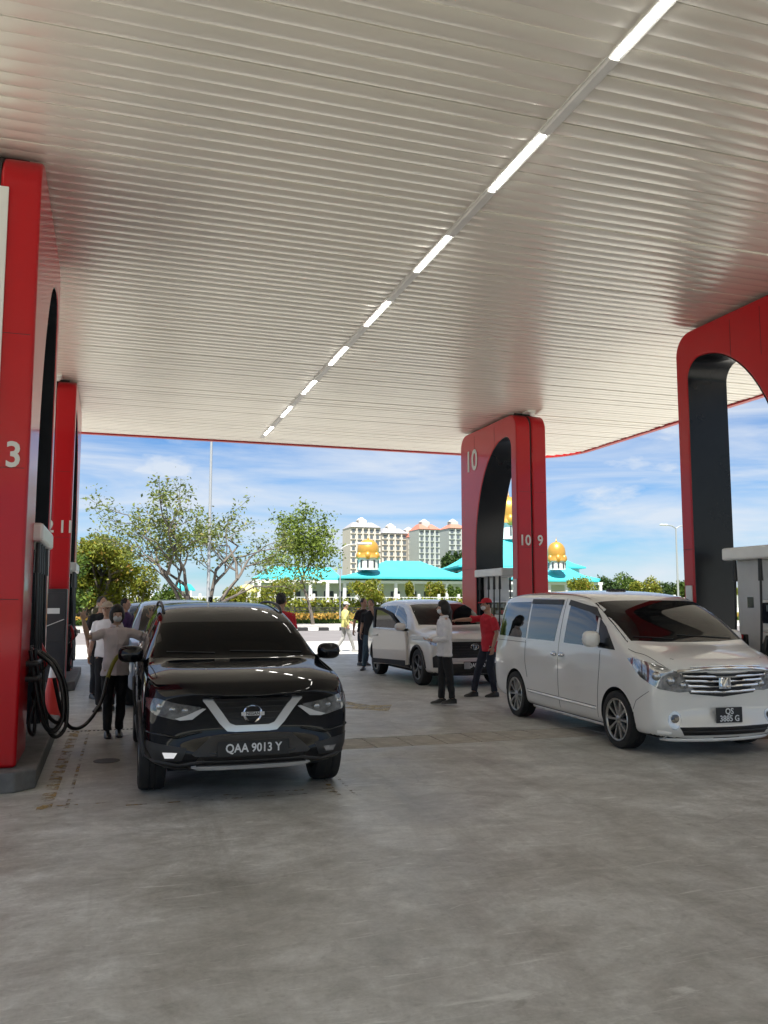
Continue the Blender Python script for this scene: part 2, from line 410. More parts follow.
MB().box(CX0 + 0.05, CX1 - CR, CY0 + 0.05, CY1 - 0.05, ZC + 0.06, ZC + 0.5).box(CX1 - CR + 0.001, CX1 - 0.05, CY0 + 0.05, CY1 - CR, ZC + 0.061, ZC + 0.499).build('roof_deck', M_dark, canopy)
# fascia ring with rounded back right corner, thin lip below the panels
def outline(inset):
    pts = [(CX0 + inset, CY0 + inset), (CX1 - inset, CY0 + inset)]
    cx, cy, r = CX1 - CR, CY1 - CR, CR - inset
    for i in range(13):
        a = i / 12 * PI / 2; pts.append((cx + r * math.cos(a), cy + r * math.sin(a)))
    pts.append((CX0 + inset, CY1 - inset)); return pts
o0, o1 = outline(0.0), outline(0.13)
fm = MB(); n = len(o0)
vs = [(x, y_, ZC - 0.03) for x, y_ in o0] + [(x, y_, ZC + 0.95) for x, y_ in o0] + [(x, y_, ZC + 0.95) for x, y_ in o1] + [(x, y_, ZC - 0.03) for x, y_ in o1]
fs = []
for i in range(n):
    j = (i + 1) % n
    for a, b in ((0, 1), (1, 2), (2, 3), (3, 0)): fs.append((a * n + i, a * n + j, b * n + j, b * n + i))
fm.add(vs, fs).build('fascia', M_redf, canopy, smooth=40)
o2 = outline(0.0); o3 = outline(-0.012)
fm = MB(); vs = []
for pts, z in ((o0, ZC + 0.02), (o3, ZC + 0.02), (o3, ZC + 0.05), (o0, ZC + 0.05)): vs += [(x, y_, z) for x, y_ in pts]
fs = []
for i in range(n):
    j = (i + 1) % n
    for a, b in ((0, 1), (1, 2), (2, 3), (3, 0)): fs.append((a * n + i, a * n + j, b * n + j, b * n + i))
fm.add(vs, fs).build('edge_trim', M_white, canopy, smooth=40)

# strip light: lit lengths and blank lengths in one aluminium channel
def light_strip(X, label, y_first):
    st = thing('strip_light', label, 'light', (X, 0, ZC), 0, 'strip lights under the canopy')
    MB().box(-0.062, 0.062, CY0 + 2, 21.6, -0.012, 0.02).build('channel', M_alu, st)
    lit = MB().box(-0.021, 0.021, -0.545, 0.545, -0.026, -0.013).mesh('lit_diffuser', bevel=0.004, seg=1); lit.materials.append(M_lamp)
    cov = MB().prism([(-0.052, -0.013), (-0.036, -0.030), (0.036, -0.030), (0.052, -0.013)], 'y', -0.56, 0.56).mesh('blank_cover'); cov.materials.append(M_alu)
    yy = y_first
    while yy < 21:
        link('lit_diffuser', lit, None, st, (0, yy, 0))
        if yy + 1.13 < 21: link('blank_cover', cov, None, st, (0, yy + 1.13, 0))
        yy += 2.262
light_strip(3.62, 'long strip light crossing the ceiling between the two pump rows', 7.08 - 2.262 * 7)

# ------------------------------------------------------------------ portals over the islands
ROW = {'L': (-1.47, -0.73), 'R': (8.45, 9.19)}
ZT = 5.80
def portal_profile(Ln, thin, thick, flip):
    """Outline in (y, z): thin leg at y=0, arch swooping down to the thick leg at y=Ln."""
    r = 0.34; pts = [(0, 0), (0, ZT - r)]
    for i in range(1, 9):
        a = i / 8 * PI / 2; pts.append((r - r * math.cos(a), ZT - r + r * math.sin(a)))
    for i in range(0, 9):
        a = i / 8 * PI / 2; pts.append((Ln - r + r * math.sin(a), ZT - r + r * math.cos(a)))
    pts += [(Ln, 0), (Ln - thick, 0)]
    inner = []
    yi1 = Ln - thick; yi0 = thin; zs = 2.7; zt = 5.34; c = 0.30
    cx = yi0 + c; a_ = yi1 - cx; b_ = zt - zs
    for i in range(0, 17):
        t = i / 16 * PI / 2; inner.append((cx + a_ * math.cos(t), zs + b_ * math.sin(t)))
    for i in range(1, 9):
        t = PI / 2 + i / 8 * PI / 2; inner.append((cx + c * math.cos(t), zt - c + c * math.sin(t)))
    inner = [(yi1, 0.0)] + inner + [(yi0, 0.0)]
    out = pts[:-1] + inner
    if flip: out = [(Ln - y_, z) for y_, z in out]; inner = [(Ln - y_, z) for y_, z in inner]
    return out, inner
def portal(row, y0, y1, flip, label, zb, camera_=True):
    xa, xb = ROW[row]; Ln = y1 - y0
    t = thing('arch_portal', label, 'arch', (xa, y0, zb), 0, 'red arch portals carrying the canopy')
    out, inner = portal_profile(Ln, 0.27, 0.88, flip)
    out = [(a, b - zb) if b > 0 else (a, b) for a, b in out]; inner = [(a, b - zb) if b > 0 else (a, b) for a, b in inner]
    W = xb - xa; gp = 0.018
    for (a, b) in ((0, W / 2 - gp), (W / 2 + gp, W)):
        MB().prism(out, 'x', a, b).build('cladding', M_red, t, smooth=30, bevel=0.035, seg=3)
    # recessed core in the slot between the two claddings
    def shrink(pts, d):
        cxm = sum(p[0] for p in pts) / len(pts); return pts
    core = [(min(max(a, 0.04), Ln - 0.04), min(b, ZT - zb - 0.04)) for a, b in out]
    MB().prism(core, 'x', W / 2 - gp + 0.001, W / 2 + gp - 0.001).build('slot_core', M_dark, t)
    # black lining on the inside of the opening
    ln = MB(); a0, a1 = 0.012, W - 0.012; m_ = len(inner)
    cy = Ln / 2; off = []
    for i in range(m_):
        p = Vector(inner[i]); q0 = Vector(inner[max(i - 1, 0)]); q1 = Vector(inner[min(i + 1, m_ - 1)])
        tt = (q1 - q0).normalized(); nn = Vector((-tt.y, tt.x))
        if nn.dot(Vector((cy, 2.0)) - p) < 0: nn = -nn
        off.append(p + nn * 0.012)
    rings = [[(x, *q) for q in off] + [(x, *q) for q in reversed(inner)] for x in (a0, a1)]
    ln.loft(rings, True).build('lining', M_black, t, smooth=30)
    MB().box(W * 0.2, W * 0.8, 0.35, Ln - 0.35, ZT - zb - 0.02, ZC + 0.05 - zb).build('neck', M_dark, t)
    # dome camera in the slot at the top of the near end
    if camera_: MB().box(W / 2 - 0.10, W / 2 + 0.10, -0.06, 0.2, ZT - zb + 0.015, ZT - zb + 0.05).ell((W / 2 + 0.03, -0.01, ZT - zb - 0.01), 0.06, 0.06, 0.06).build('dome_camera', M_white, t, smooth=50)
    return t
IZ = 0.17
PR = portal('R', 8.0, 11.16, True, 'red arch portal at the right edge with black lined opening', IZ)
PM = portal('R', 16.78, 19.92, False, 'red arch portal in the middle numbered 10 and 9', IZ)
PL = portal('L', 8.16, 11.3, True, 'red arch portal at the left edge numbered 3', IZ, False)
PB = portal('L', 16.78, 19.92, False, 'red arch portal at the left behind numbered 2 and 11', IZ)
def on(p, o): return (p[0] - o.location.x, p[1] - o.location.y, p[2] - o.location.z)
lettering('10', 0.32, on((8.63, 16.772, 2.94), PM), '-y', M_letter, PM, 0.9)
lettering('9', 0.32, on((9.0, 16.772, 2.94), PM), '-y', M_letter, PM, 0.9)
lettering('10', 0.72, on((8.442, 19.22, 5.06), PM), '-x', M_letter, PM, 1.0)
lettering('3', 0.32, on((-0.865, 8.152, 2.9), PL), '-y', M_letter, PL, 0.9)
lettering('2', 0.32, on((-1.10, 16.772, 2.98), PB), '-y', M_letter, PB, 0.85)
lettering('11', 0.32, on((-0.82, 16.772, 2.98), PB), '-y', M_letter, PB, 0.85)
MB().box(-1.36, -1.005, 8.135, 8.158, 1.9, 5.39).build('white_board', M_white, PL, bevel=0.004, loc=on((0, 0, 0), PL))
for o, y_, in ((PM, 19.05), (PM, 17.9), (PR, 9.9), (PR, 9.3)):
    MB().box(8.4475, 8.45, y_ - 0.003, y_ + 0.003, 5.0 if o is PR else 5.2, 5.69).build('panel_seam', M_dark, o, loc=on((0, 0, 0), o))
for o, y0_, y1_ in ((PM, 19.06, 19.9), (PR, 10.9, 11.14)):
    MB().box(8.4475, 8.45, y0_, y1_, 2.4, 2.406).build('panel_seam', M_dark, o, loc=on((0, 0, 0), o))
for o in (PR, PM, PL, PB):
    W_ = 0.74
    for zz in (1.45, 2.62, 3.85):
        for a_, b_ in ((0.04, W_ / 2 - 0.055), (W_ / 2 + 0.055, W_ - 0.04)):
            MB().box(a_, b_, -0.0012, 0.002, zz, zz + 0.005).build('panel_seam', M_dark, o)
# notices fixed low on the legs
MB().box(8.435, 8.449, 10.95, 11.1, 1.25, 1.85).build('notice', M_white, PR, loc=on((0, 0, 0), PR))
MB().box(8.435, 8.449, 16.85, 17.02, 1.5, 2.1).build('notice', M_white, PM, loc=on((0, 0, 0), PM))

# ------------------------------------------------------------------ islands
def island(row, y0, y1, label):
    xa, xb = ROW[row]; cx = (xa + xb) / 2; w = (xb - xa) / 2 + 0.17
    c = 0.16
    poly = [(cx - w + c, y0), (cx + w - c, y0), (cx + w, y0 + c), (cx + w, y1 - c), (cx + w - c, y1), (cx - w + c, y1), (cx - w, y1 - c), (cx - w, y0 + c)]
    o = MB().prism(poly, 'z', 0.001, IZ).build('pump_island', M_kerb, bevel=0.015)
    return tag(o, label, 'island', 'raised concrete pump islands')
island('L', 7.95, 11.9, 'raised concrete island under the red portal numbered 3')
island('L', 16.5, 20.4, 'raised concrete island with the black service cabinet on it')
island('R', 7.4, 11.7, 'raised concrete island behind the white van at right')
island('R', 16.4, 20.4, 'raised concrete island hidden partly behind the man in red')

# ------------------------------------------------------------------ fuel pumps
M_pw = mat('pump_white', (0.78, 0.78, 0.76), 0.3, var=(3, 0.06))
M_pg = mat('pump_grey', (0.62, 0.62, 0.61), 0.4, var=(3, 0.06))
M_scr = mat('pump_display', (0.01, 0.011, 0.013), 0.12)
M_lcd = mat('pump_readout', (0.18, 0.22, 0.22), 0.2)
M_nred = mat('nozzle_red', (0.45, 0.02, 0.02), 0.4)
M_nyel = mat('nozzle_yellow', (0.55, 0.40, 0.03), 0.45)
M_orange = mat('orange_sticker', (0.6, 0.25, 0.04), 0.5)
def pump(loc, label, extra=None, flipy=False, loops=True):
    t = thing('fuel_pump', label, 'fuel pump', loc, PI if flipy else 0, 'white fuel pumps under the red portals')
    MB().box(-0.27, 0.27, -0.62, 0.34, 0.06, 1.02).build('cabinet', M_pw, t, bevel=0.02)
    MB().box(-0.29, 0.29, -0.64, 0.36, 0.0, 0.055).build('plinth', M_dark, t)
    MB().box(-0.30, 0.30, -0.60, 0.32, 1.021, 1.46).build('display_head', M_pw, t, bevel=0.03)
    MB().box(-0.22, 0.22, 0.345, 0.84, 0.02, 2.02).build('column', M_pg, t, bevel=0.015)
    MB().box(-0.46, 0.46, -0.66, 0.86, 2.021, 2.2).build('header', M_pw, t, bevel=0.03)
    for s in (-1, 1):
        p = MB().box(s * 0.300, s * 0.308, -0.54, 0.26, 1.14, 1.42).build('display_panel', M_scr, t)
        MB().box(s * 0.309, s * 0.312, -0.48, -0.18, 1.30, 1.39).build('readout', M_lcd, p)
        MB().box(s * 0.309, s * 0.312, -0.10, 0.18, 1.30, 1.39).build('readout', M_lcd, p)
        MB().box(s * 0.309, s * 0.312, -0.50, -0.30, 1.16, 1.24).build('price_tag', M_nred, p)
        MB().box(s * 0.309, s * 0.312, -0.20, 0.0, 1.16, 1.24).build('price_tag', M_lcd, p)
        MB().box(s * 0.271, s * 0.276, -0.60, 0.32, 0.08, 0.62).build('lower_door', M_red, t)
        MB().box(s * 0.271, s * 0.277, 0.08, 0.2, 0.78, 0.93).build('sticker', M_orange, t)
        MB().box(s * 0.221, s * 0.226, 0.52, 0.64, 1.35, 1.5).build('sticker', M_scr, t)
        for i, yy in enumerate((-0.5, -0.2, 0.1, 0.6)):
            MB().box(s * 0.31, s * 0.37, yy - 0.06, yy + 0.06, 0.62, 0.98).build('holster', M_rubber, t, bevel=0.015)
            nz_ = MB().tube([(s * 0.38, yy, 0.97), (s * 0.42, yy, 0.88), (s * 0.44, yy, 0.76), (s * 0.40, yy, 0.66)], [0.028, 0.034, 0.03, 0.02], 8).build('nozzle', [M_nred, M_rubber, M_rubber, M_nred][i], t, smooth=60)
            MB().tube([(s * 0.40, yy, 0.92), (s * 0.47, yy, 0.86), (s * 0.48, yy, 0.76), (s * 0.44, yy, 0.70)], 0.008, 6).build('trigger_guard', M_rubber, nz_)
            xh = s * 0.40
            low = 0.16 + 0.09 * ((i * 7) % 4)
            pts = [(xh, yy + 0.06, 2.03), (xh, yy + 0.06, 1.85), (xh + s * 0.01, yy + 0.07, 1.2), (xh + s * 0.03, yy + 0.09, 0.55), (xh + s * 0.04, yy + 0.03, low + 0.05), (xh + s * 0.03, yy - 0.06, low), (xh, yy - 0.13, low + 0.10), (s * 0.44, yy - 0.11, 0.5), (s * 0.43, yy - 0.02, 0.66), (s * 0.40, yy, 0.74)]
            h = MB().tube(smooth_curve(pts, 6), 0.017, 7).build('hose', M_rubber, t, smooth=60)
            MB().tube([(xh, yy + 0.06, 2.02), (xh, yy + 0.06, 1.72)], [0.026, 0.034], 8).build('hose_boot', M_rubber, h, smooth=60)
    return t
P1 = pump((-1.10, 9.55, IZ), 'white fuel pump at the left edge with a hose out to the black car')
pump((-1.10, 18.25, IZ), 'white fuel pump under the portal numbered 2 and 11')
pump((8.85, 9.35, IZ), 'white fuel pump at the right edge behind the van')
pump((8.85, 18.15, IZ), 'white fuel pump in the middle red portal behind the man in red')
# coils of hose hanging on the near pump and the one hose drawn out to the car
lo = P1.location
def wp(pts): return [Vector(p) - lo for p in pts]
for dx, dy, lowz, sp in ((0.0, 0, .36, .16), (0.03, 0.1, .30, .19), (0.02, 0.22, .42, .13), (-0.02, 0.3, .34, .2)):
    pts = wp([(-0.70 + dx, 8.72 + dy, 1.15), (-0.66 + dx, 8.76 + dy, .9), (-0.60 + dx, 8.8 + dy, .6), (-0.55 + dx, 8.86 + dy, lowz + .06), (-0.47 + dx, 8.92 + dy, lowz), (-0.40 + dx, 8.98 + dy, lowz + .12), (-0.42 + dx, 9.04 + dy, .75), (-0.52 + dx, 9.06 + dy, .98), (-0.66 + dx, 9.08 + dy, 1.1)])
    MB().tube(smooth_curve(pts, 6), 0.019, 7).build('hose', M_rubber, P1, smooth=60)
mbx = MB()
for z0 in (0.86, 1.0): mbx.box(-0.80 - lo.x, -0.61 - lo.x, 8.66 - lo.y, 9.10 - lo.y, z0 - lo.z, z0 + 0.05 - lo.z)
mbx.build('hose_bracket', M_rubber, P1, bevel=0.02)
pts = wp([(-0.50, 9.1, 0.85), (-0.42, 9.2, 0.50), (-0.33, 9.35, 0.33), (-0.2, 9.6, 0.33), (-0.06, 10.0, 0.50), (0.0, 10.3, 0.74), (0.06, 10.45, 0.90), (0.12, 10.52, 0.98)])
hz = MB().tube(smooth_curve(pts, 8), 0.019, 8).build('hose', M_rubber, P1, smooth=60)
M_olive = mat('nozzle_sleeve_olive', (0.22, 0.20, 0.02), 0.5)
MB().tube(smooth_curve(wp([(0.0, 10.3, 0.74), (0.06, 10.45, 0.90), (0.13, 10.53, 0.985), (0.22, 10.56, 1.02)]), 5), 0.024, 8).build('sleeve', M_olive, hz, smooth=60)
nzz = MB().tube(wp([(0.2, 10.55, 1.01), (0.27, 10.58, 1.05), (0.36, 10.6, 1.05), (0.44, 10.6, 1.02)]), [0.03, 0.04, 0.036, 0.02], 8).build('nozzle', M_rubber, P1, smooth=60)
# service cabinet against the far left portal
cb = thing('service_cabinet', 'black service cabinet against the foot of the far left portal', 'cabinet', (-1.12, 16.55, IZ))
M_cab = mat('cabinet_black', (0.02, 0.02, 0.024), 0.35, var=(3, 0.2))
MB().box(-0.42, 0.38, -0.03, 0.21, 0.001, 1.67).build('body', M_cab, cb, bevel=0.02)
MB().box(-0.39, 0.35, -0.045, -0.031, 0.72, 1.6).build('door_panel', M_cab, cb, bevel=0.006)
MB().box(0.02, 0.26, -0.06, -0.046, 1.22, 1.32).build('sticker', M_white, cb)
MB().tube([(0.0, -0.055, 0.98), (0.34, -0.055, 1.12)], 0.008, 6).build('handle', M_alu, cb)
# traffic cone between the left islands
cn = thing('traffic_cone', 'red traffic cone with a white top behind the left pump', 'cone', (-0.72, 12.75, 0))
MB().box(-0.19, 0.19, -0.19, 0.19, 0.0, 0.035).build('base', M_rubber, cn, bevel=0.01)
MB().lathe([(0.145, 0.0355), (0.06, 0.56), (0.0, 0.56)][:2] + [(0.0, 0.5605)], 18).build('cone_body', mat('cone_red', (0.55, 0.03, 0.02), 0.5), cn, smooth=50)
MB().lathe([(0.058, 0.562), (0.035, 0.72), (0.0, 0.721)], 18).build('tip', M_white, cn, smooth=50)

# ------------------------------------------------------------------ vehicles
M_tyre = mat('tyre_rubber', (0.013, 0.013, 0.013), 0.75, bump=(40, 0.1))
M_glass = mat('tinted_glass', (0.008, 0.009, 0.010), 0.03, spec=0.7, coat=0.4)
M_glass2 = mat('windscreen_glass', (0.008, 0.008, 0.008), 0.03, spec=0.30, var=(2.2, 0.5))
M_glass3 = mat('dark_tinted_windscreen', (0.006, 0.006, 0.006), 0.03, spec=0.03)
M_chrome = mat('chrome', (0.72, 0.73, 0.74), 0.09, metal=1.0)
M_chrome2 = mat('satin_chrome', (0.45, 0.46, 0.47), 0.28, metal=1.0)
M_silver = mat('silver_trim', (0.62, 0.63, 0.64), 0.22, metal=0.45, coat=0.5)
M_plast = mat('black_plastic', (0.014, 0.014, 0.015), 0.5, bump=(120, 0.05))
M_grille = mat('grille_black', (0.006, 0.006, 0.007), 0.35)
M_lens = mat('lamp_lens', (0.30, 0.31, 0.32), 0.06, metal=0.65, coat=1.0, var=(16, 0.55))
M_lensd = mat('lamp_lens_dark', (0.045, 0.047, 0.05), 0.06, coat=1.0, var=(18, 0.6))
M_lenss = mat('lamp_lens_smoked', (0.13, 0.135, 0.14), 0.06, metal=0.5, coat=1.0, var=(14, 0.7))
M_fogrefl = mat('fog_lamp_reflection', (0.9, 0.9, 0.9), 0.2, emit=(1, 0.98, 0.95, 0.12))  # bright reflection in the left fog lamp, painted as pale colour and faint glow
M_tail = mat('tail_lamp_red', (0.45, 0.01, 0.015), 0.12, coat=1.0)
M_plate = mat('number_plate_black', (0.008, 0.008, 0.009), 0.35)
M_ptext = mat('number_plate_letters', (0.66, 0.67, 0.68), 0.4)
M_rimd = mat('wheel_barrel_dark', (0.03, 0.03, 0.032), 0.5, metal=0.4)
M_rim = mat('alloy_silver', (0.42, 0.42, 0.41), 0.28, metal=0.9)
M_rimk = mat('alloy_dark', (0.10, 0.10, 0.105), 0.3, metal=0.8)
M_well = mat('wheel_well', (0.008, 0.008, 0.008), 0.9)
M_headlining = mat('interior_dark', (0.03, 0.03, 0.03), 0.9)

def lerp(a, b, t): return a + (b - a) * t
class Car:
    def __init__(s, name, label, loc, scale, rz, paint, st, wr, ya, yb, track, group=None, well=1.13):
        s.root = thing(name, label, 'car', loc, rz, group); s.root.scale = (scale,) * 3
        s.paint = paint; s.wr = wr; s.ya = ya; s.yb = yb; s.track = track
        bm = bmesh.new(); rows = []
        for (y, zb, w, zm, zbelt, wbelt, ztop, wtop, bow) in st:
            half = [(0, zb), (w * 0.78, zb), (w * 0.965, zb + 0.10), (w, zm), (w * 0.985, lerp(zm, zbelt, 0.72)), (wbelt, zbelt),
                    (lerp(wbelt, wtop, 0.5) + 0.012, lerp(zbelt, ztop, 0.52)), (wtop, lerp(zbelt, ztop, 0.90)), (wtop * 0.8, lerp(zbelt, ztop, 0.975)), (0, ztop)]
            full = [(-x, z) for x, z in half[1:-1]]
            pts = half + full[::-1]
            wm = max(w, 0.01)
            rows.append([bm.verts.new((x, y + bow * (abs(x) / wm) ** 2.2, z)) for x, z in pts])
        n = len(rows[0])
        for a in range(len(rows) - 1):
            for i in range(n):
                j = (i + 1) % n; bm.faces.new((rows[a][i], rows[a][j], rows[a + 1][j], rows[a + 1][i]))
        for row in (rows[0], rows[-1]):       # end caps as quads between the two halves
            for i in range(0, 9):
                a, b, c_, d_ = row[i], row[i + 1], row[(n - i - 1) % n], row[(n - i) % n]
                vs = []
                for q in (a, b, c_, d_):
                    if q not in vs: vs.append(q)
                if len(vs) >= 3: bm.faces.new(vs)
        cl = bm.edges.layers.float.new('crease_edge')
        for a in range(len(rows) - 1):          # keep the shoulder line, the roof edge and the sill crisp
            for i, cv in ((2, .35), (5, .45), (7, .35), (n - 2, .35), (n - 5, .45), (n - 7, .35)):
                e = bm.edges.get((rows[a][i], rows[a + 1][i]))
                if e: e[cl] = cv
        for i in list(range(5, n - 5)):         # leading edge of the bonnet
            e = bm.edges.get((rows[2][i], rows[2][i + 1]))
            if e: e[cl] = .45
        bmesh.ops.recalc_face_normals(bm, faces=bm.faces)
        me = bpy.data.meshes.new('body'); bm.to_mesh(me); bm.free(); me.shade_smooth()
        tmp = bpy.data.objects.new('body_tmp', me); COL.objects.link(tmp)
        sub = tmp.modifiers.new('s', 'SUBSURF'); sub.levels = sub.render_levels = 3
        cut = []
        s.wellr = wr * well
        for yy in (ya, yb):
            for sx in (-1, 1):
                c = MB().lathe([(s.wellr, 0.0), (s.wellr, 0.6)], 40, 'x').build('cut', None)
                c.location = (sx * (track / 2 - 0.17) if sx > 0 else -(track / 2 - 0.17) - 0.6, yy, wr)
                bo = tmp.modifiers.new('b', 'BOOLEAN'); bo.operation = 'DIFFERENCE'; bo.object = c; bo.solver = 'EXACT'; cut.append(c)
        bpy.context.view_layer.update()
        ev = tmp.evaluated_get(bpy.context.evaluated_depsgraph_get())
        bme = bpy.data.meshes.new_from_object(ev)
        bpy.data.objects.remove(tmp)
        for c in cut: bpy.data.objects.remove(c)
        bme.name = 'body'; bme.materials.clear(); bme.materials.append(paint); bme.materials.append(M_well)
        idx = []
        for p in bme.polygons:
            k = 0
            for yy in (ya, yb):
                d = math.hypot(p.center.y - yy, p.center.z - wr)
                if d < s.wellr * 1.004 and abs(p.center.x) > track / 2 - 0.175: k = 1
            if p.center.z < 0.30 and p.normal.z < -0.8: k = 1
            idx.append(k)
        bme.polygons.foreach_set('material_index', idx)
        bme.shade_smooth(); bme.set_sharp_from_angle(angle=R(38))
        s.body = link('body', bme, None, s.root)
        s.bvh = BVHTree.FromPolygons([v.co.copy() for v in bme.vertices], [tuple(p.vertices) for p in bme.polygons])
    def cast(s, p, d):
        h = s.bvh.ray_cast(Vector(p) - d * 6, d)
        if h[0] is None:
            h = s.bvh.find_nearest(Vector(p))
        nrm = h[1]
        if nrm.dot(d) > 0: nrm = -nrm
        return h[0], nrm
    def patch(s, name, pts, d, m, off=0.004, res=0.05, parent=None, thick=0.015, smooth=0):
        d = Vector(d).normalized(); up = Vector((0, 0, 1)); u = d.cross(up).normalized(); v = u.cross(d)
        P = [Vector(p) for p in pts]
        if smooth: P = smooth_curve(P, smooth, True)
        P2 = [(p.dot(u), p.dot(v)) for p in P]
        ref = sum((p.dot(d) for p in P)) / len(P)
        out = []
        for i in range(len(P2)):
            a, b = Vector(P2[i]), Vector(P2[(i + 1) % len(P2)]); k = max(1, int((b - a).length / res))
            out += [a + (b - a) * (j / k) for j in range(k)]
        nb = len(out)
        xs = [q.x for q in out]; ys = [q.y for q in out]
        inner = []
        gx = int((max(xs) - min(xs)) / res) + 1; gy = int((max(ys) - min(ys)) / res) + 1
        for i in range(1, gx):
            for j in range(1, gy):
                q = Vector((min(xs) + i * res, min(ys) + j * res))
                if min((q - o).length for o in out) > res * 0.45: inner.append(q)
        vs, es, fs, *_ = geometry.delaunay_2d_cdt(out + inner, [(i, (i + 1) % nb) for i in range(nb)], [], 1, 1e-6)
        top = []; bot = []
        for q in vs:
            h, nrm = s.cast(u * q.x + v * q.y + d * ref, d)
            top.append(h + nrm * off); bot.append(h - nrm * thick)
        n = len(vs); cnt = {}
        for f in fs:
            for i in range(len(f)):
                a, b = f[i], f[(i + 1) % len(f)]; cnt[(a, b)] = cnt.get((a, b), 0) + 1
        faces = [tuple(f) for f in fs]
        for (a, b) in cnt:
            if (b, a) not in cnt: faces.append((a, a + n, b + n, b))
        mb = MB(); mb.add(top + bot, faces)
        return mb.build(name, m, parent or s.root, smooth=30)
    def both(s, name, pts, d, m, **k):
        """The same patch on both sides; pts given for the +x side."""
        a = s.patch(name, pts, d, m, **k)
        b = s.patch(name, [(-p[0], p[1], p[2]) for p in pts], (-d[0], d[1], d[2]), m, **k)
        return a, b
    def rail(s, name, pts, d, m, r=0.006, off=0.003, parent=None, step=0.05, flat=1.0):
        d = Vector(d).normalized(); P = [Vector(p) for p in pts]; Q = []
        for i in range(len(P) - 1):
            k = max(1, int((P[i + 1] - P[i]).length / step))
            for j in range(k): Q.append(P[i].lerp(P[i + 1], j / k))
        Q.append(P[-1]); W = []
        for q in Q:
            h, nrm = s.cast(q, d); W.append(h + nrm * off)
        return MB().tube(W, r, 6).build(name, m, parent or s.root, smooth=60)
    def rails(s, name, pts, d, m, **k):
        s.rail(name, pts, d, m, **k); s.rail(name, [(-p[0], p[1], p[2]) for p in pts], (-d[0], d[1], d[2]), m, **k)
    def wheels(s, spokes, rim, tw=0.215, rimr=0.68, twin=False):
        r = s.wr; rr = r * rimr
        ty = MB().lathe([(rr, -tw * .46), (r * .86, -tw * .5), (r * .965, -tw * .46), (r, -tw * .34), (r, -tw * .12), (r * .985, -tw * .11), (r * .985, -tw * .08), (r, -tw * .07), (r, tw * .07), (r * .985, tw * .08), (r * .985, tw * .11), (r, tw * .12), (r, tw * .34), (r * .965, tw * .46), (r * .86, tw * .5), (rr, tw * .46), (rr * .97, 0), (rr, -tw * .46)], 40, 'x', cap=False).mesh('tyre', 50)
        ty.materials.append(M_tyre)
        ba = MB().lathe([(rr * 1.0, tw * .44), (rr * .93, tw * .40), (rr * .90, 0.0), (0.0, -0.01), (0.0, -0.03), (rr * .90, -0.03), (rr, -tw * .44)], 32, 'x', cap=False).mesh('wheel', 40); ba.materials.append(M_rimd)
        sp = MB()
        sp.lathe([(rr * 1.005, tw * .45), (rr * .985, tw * .485), (rr * .93, tw * .47), (rr * .91, tw * .40), (rr * .95, tw * .36)], 36, 'x', cap=False)
        sp.lathe([(0.0, tw * .42), (rr * .13, tw * .42), (rr * .22, tw * .36), (rr * .24, tw * .2), (0.0, tw * .2)], 16, 'x')
        for i in range(spokes):
            for k in ((-0.11, 0.11) if twin else (0,)):
                a = 2 * PI * i / spokes + k
                c, q = math.cos(a), math.sin(a)
                def pt(rad, side, h): return (h, rad * c - side * q, rad * q + side * c)
                wi, wo_ = (0.016, 0.024) if twin else (0.03, 0.045) if spokes < 8 else (0.017, 0.027)
                wi *= r / .34; wo_ *= r / .34
                sp.loft([[pt(rr * .16, -wi, tw * .22), pt(rr * .16, wi, tw * .22), pt(rr * .16, wi * .7, tw * .38), pt(rr * .16, -wi * .7, tw * .38)],
                         [pt(rr * .95, -wo_, tw * .26), pt(rr * .95, wo_, tw * .26), pt(rr * .95, wo_ * .6, tw * .43), pt(rr * .95, -wo_ * .6, tw * .43)]])
        spm = sp.mesh('spokes', 35); spm.materials.append(rim)
        for yy in (s.ya, s.yb):
            for sx in (-1, 1):
                w = link('wheel', ba, None, s.root, (sx * s.track / 2, yy, r))
                if sx < 0: w.rotation_euler = (0, 0, PI)
                link('tyre', ty, None, w); link('spokes', spm, None, w)
        # underbody so that no light passes under the floor
        MB().box(-s.track * .42, s.track * .42, s.ya - .3, s.yb + .4, 0.2, 0.5).build('underbody', M_well, s.root)
    def mirror_pair(s, pos, size, m, stalk=0.08):
        for sx in (-1, 1):
            x, y, z = pos; a, b, c = size
            mb = MB().ell((sx * (x + a / 2), y, z), a / 2, b / 2, c / 2, 16, 10)
            mb2 = [(p[0], p[1] if p[1] < y + b * .1 else y + b * .1 + (p[1] - y - b * .1) * .3, p[2]) for p in mb.v]; mb.v = [(sx * (x + a / 2) + math.copysign(abs((p[0] - sx * (x + a / 2)) / (a / 2)) ** .7, p[0] - sx * (x + a / 2)) * a / 2, p[1], z + math.copysign(abs((p[2] - z) / (c / 2)) ** .75, p[2] - z) * c / 2) for p in mb2]
            o = mb.build('wing_mirror', m, s.root, smooth=50)
            MB().tube([(sx * (x - stalk), y + b * .2, z - c * .38), (sx * (x + a * .3), y, z - c * .3)], c * .14, 8).build('mirror_arm', M_plast, o, smooth=50)
            MB().ell((sx * (x + a / 2), y + b * .15, z), a * .42, b * .1, c * .40, 14, 8).build('mirror_glass', M_chrome, o, smooth=50)
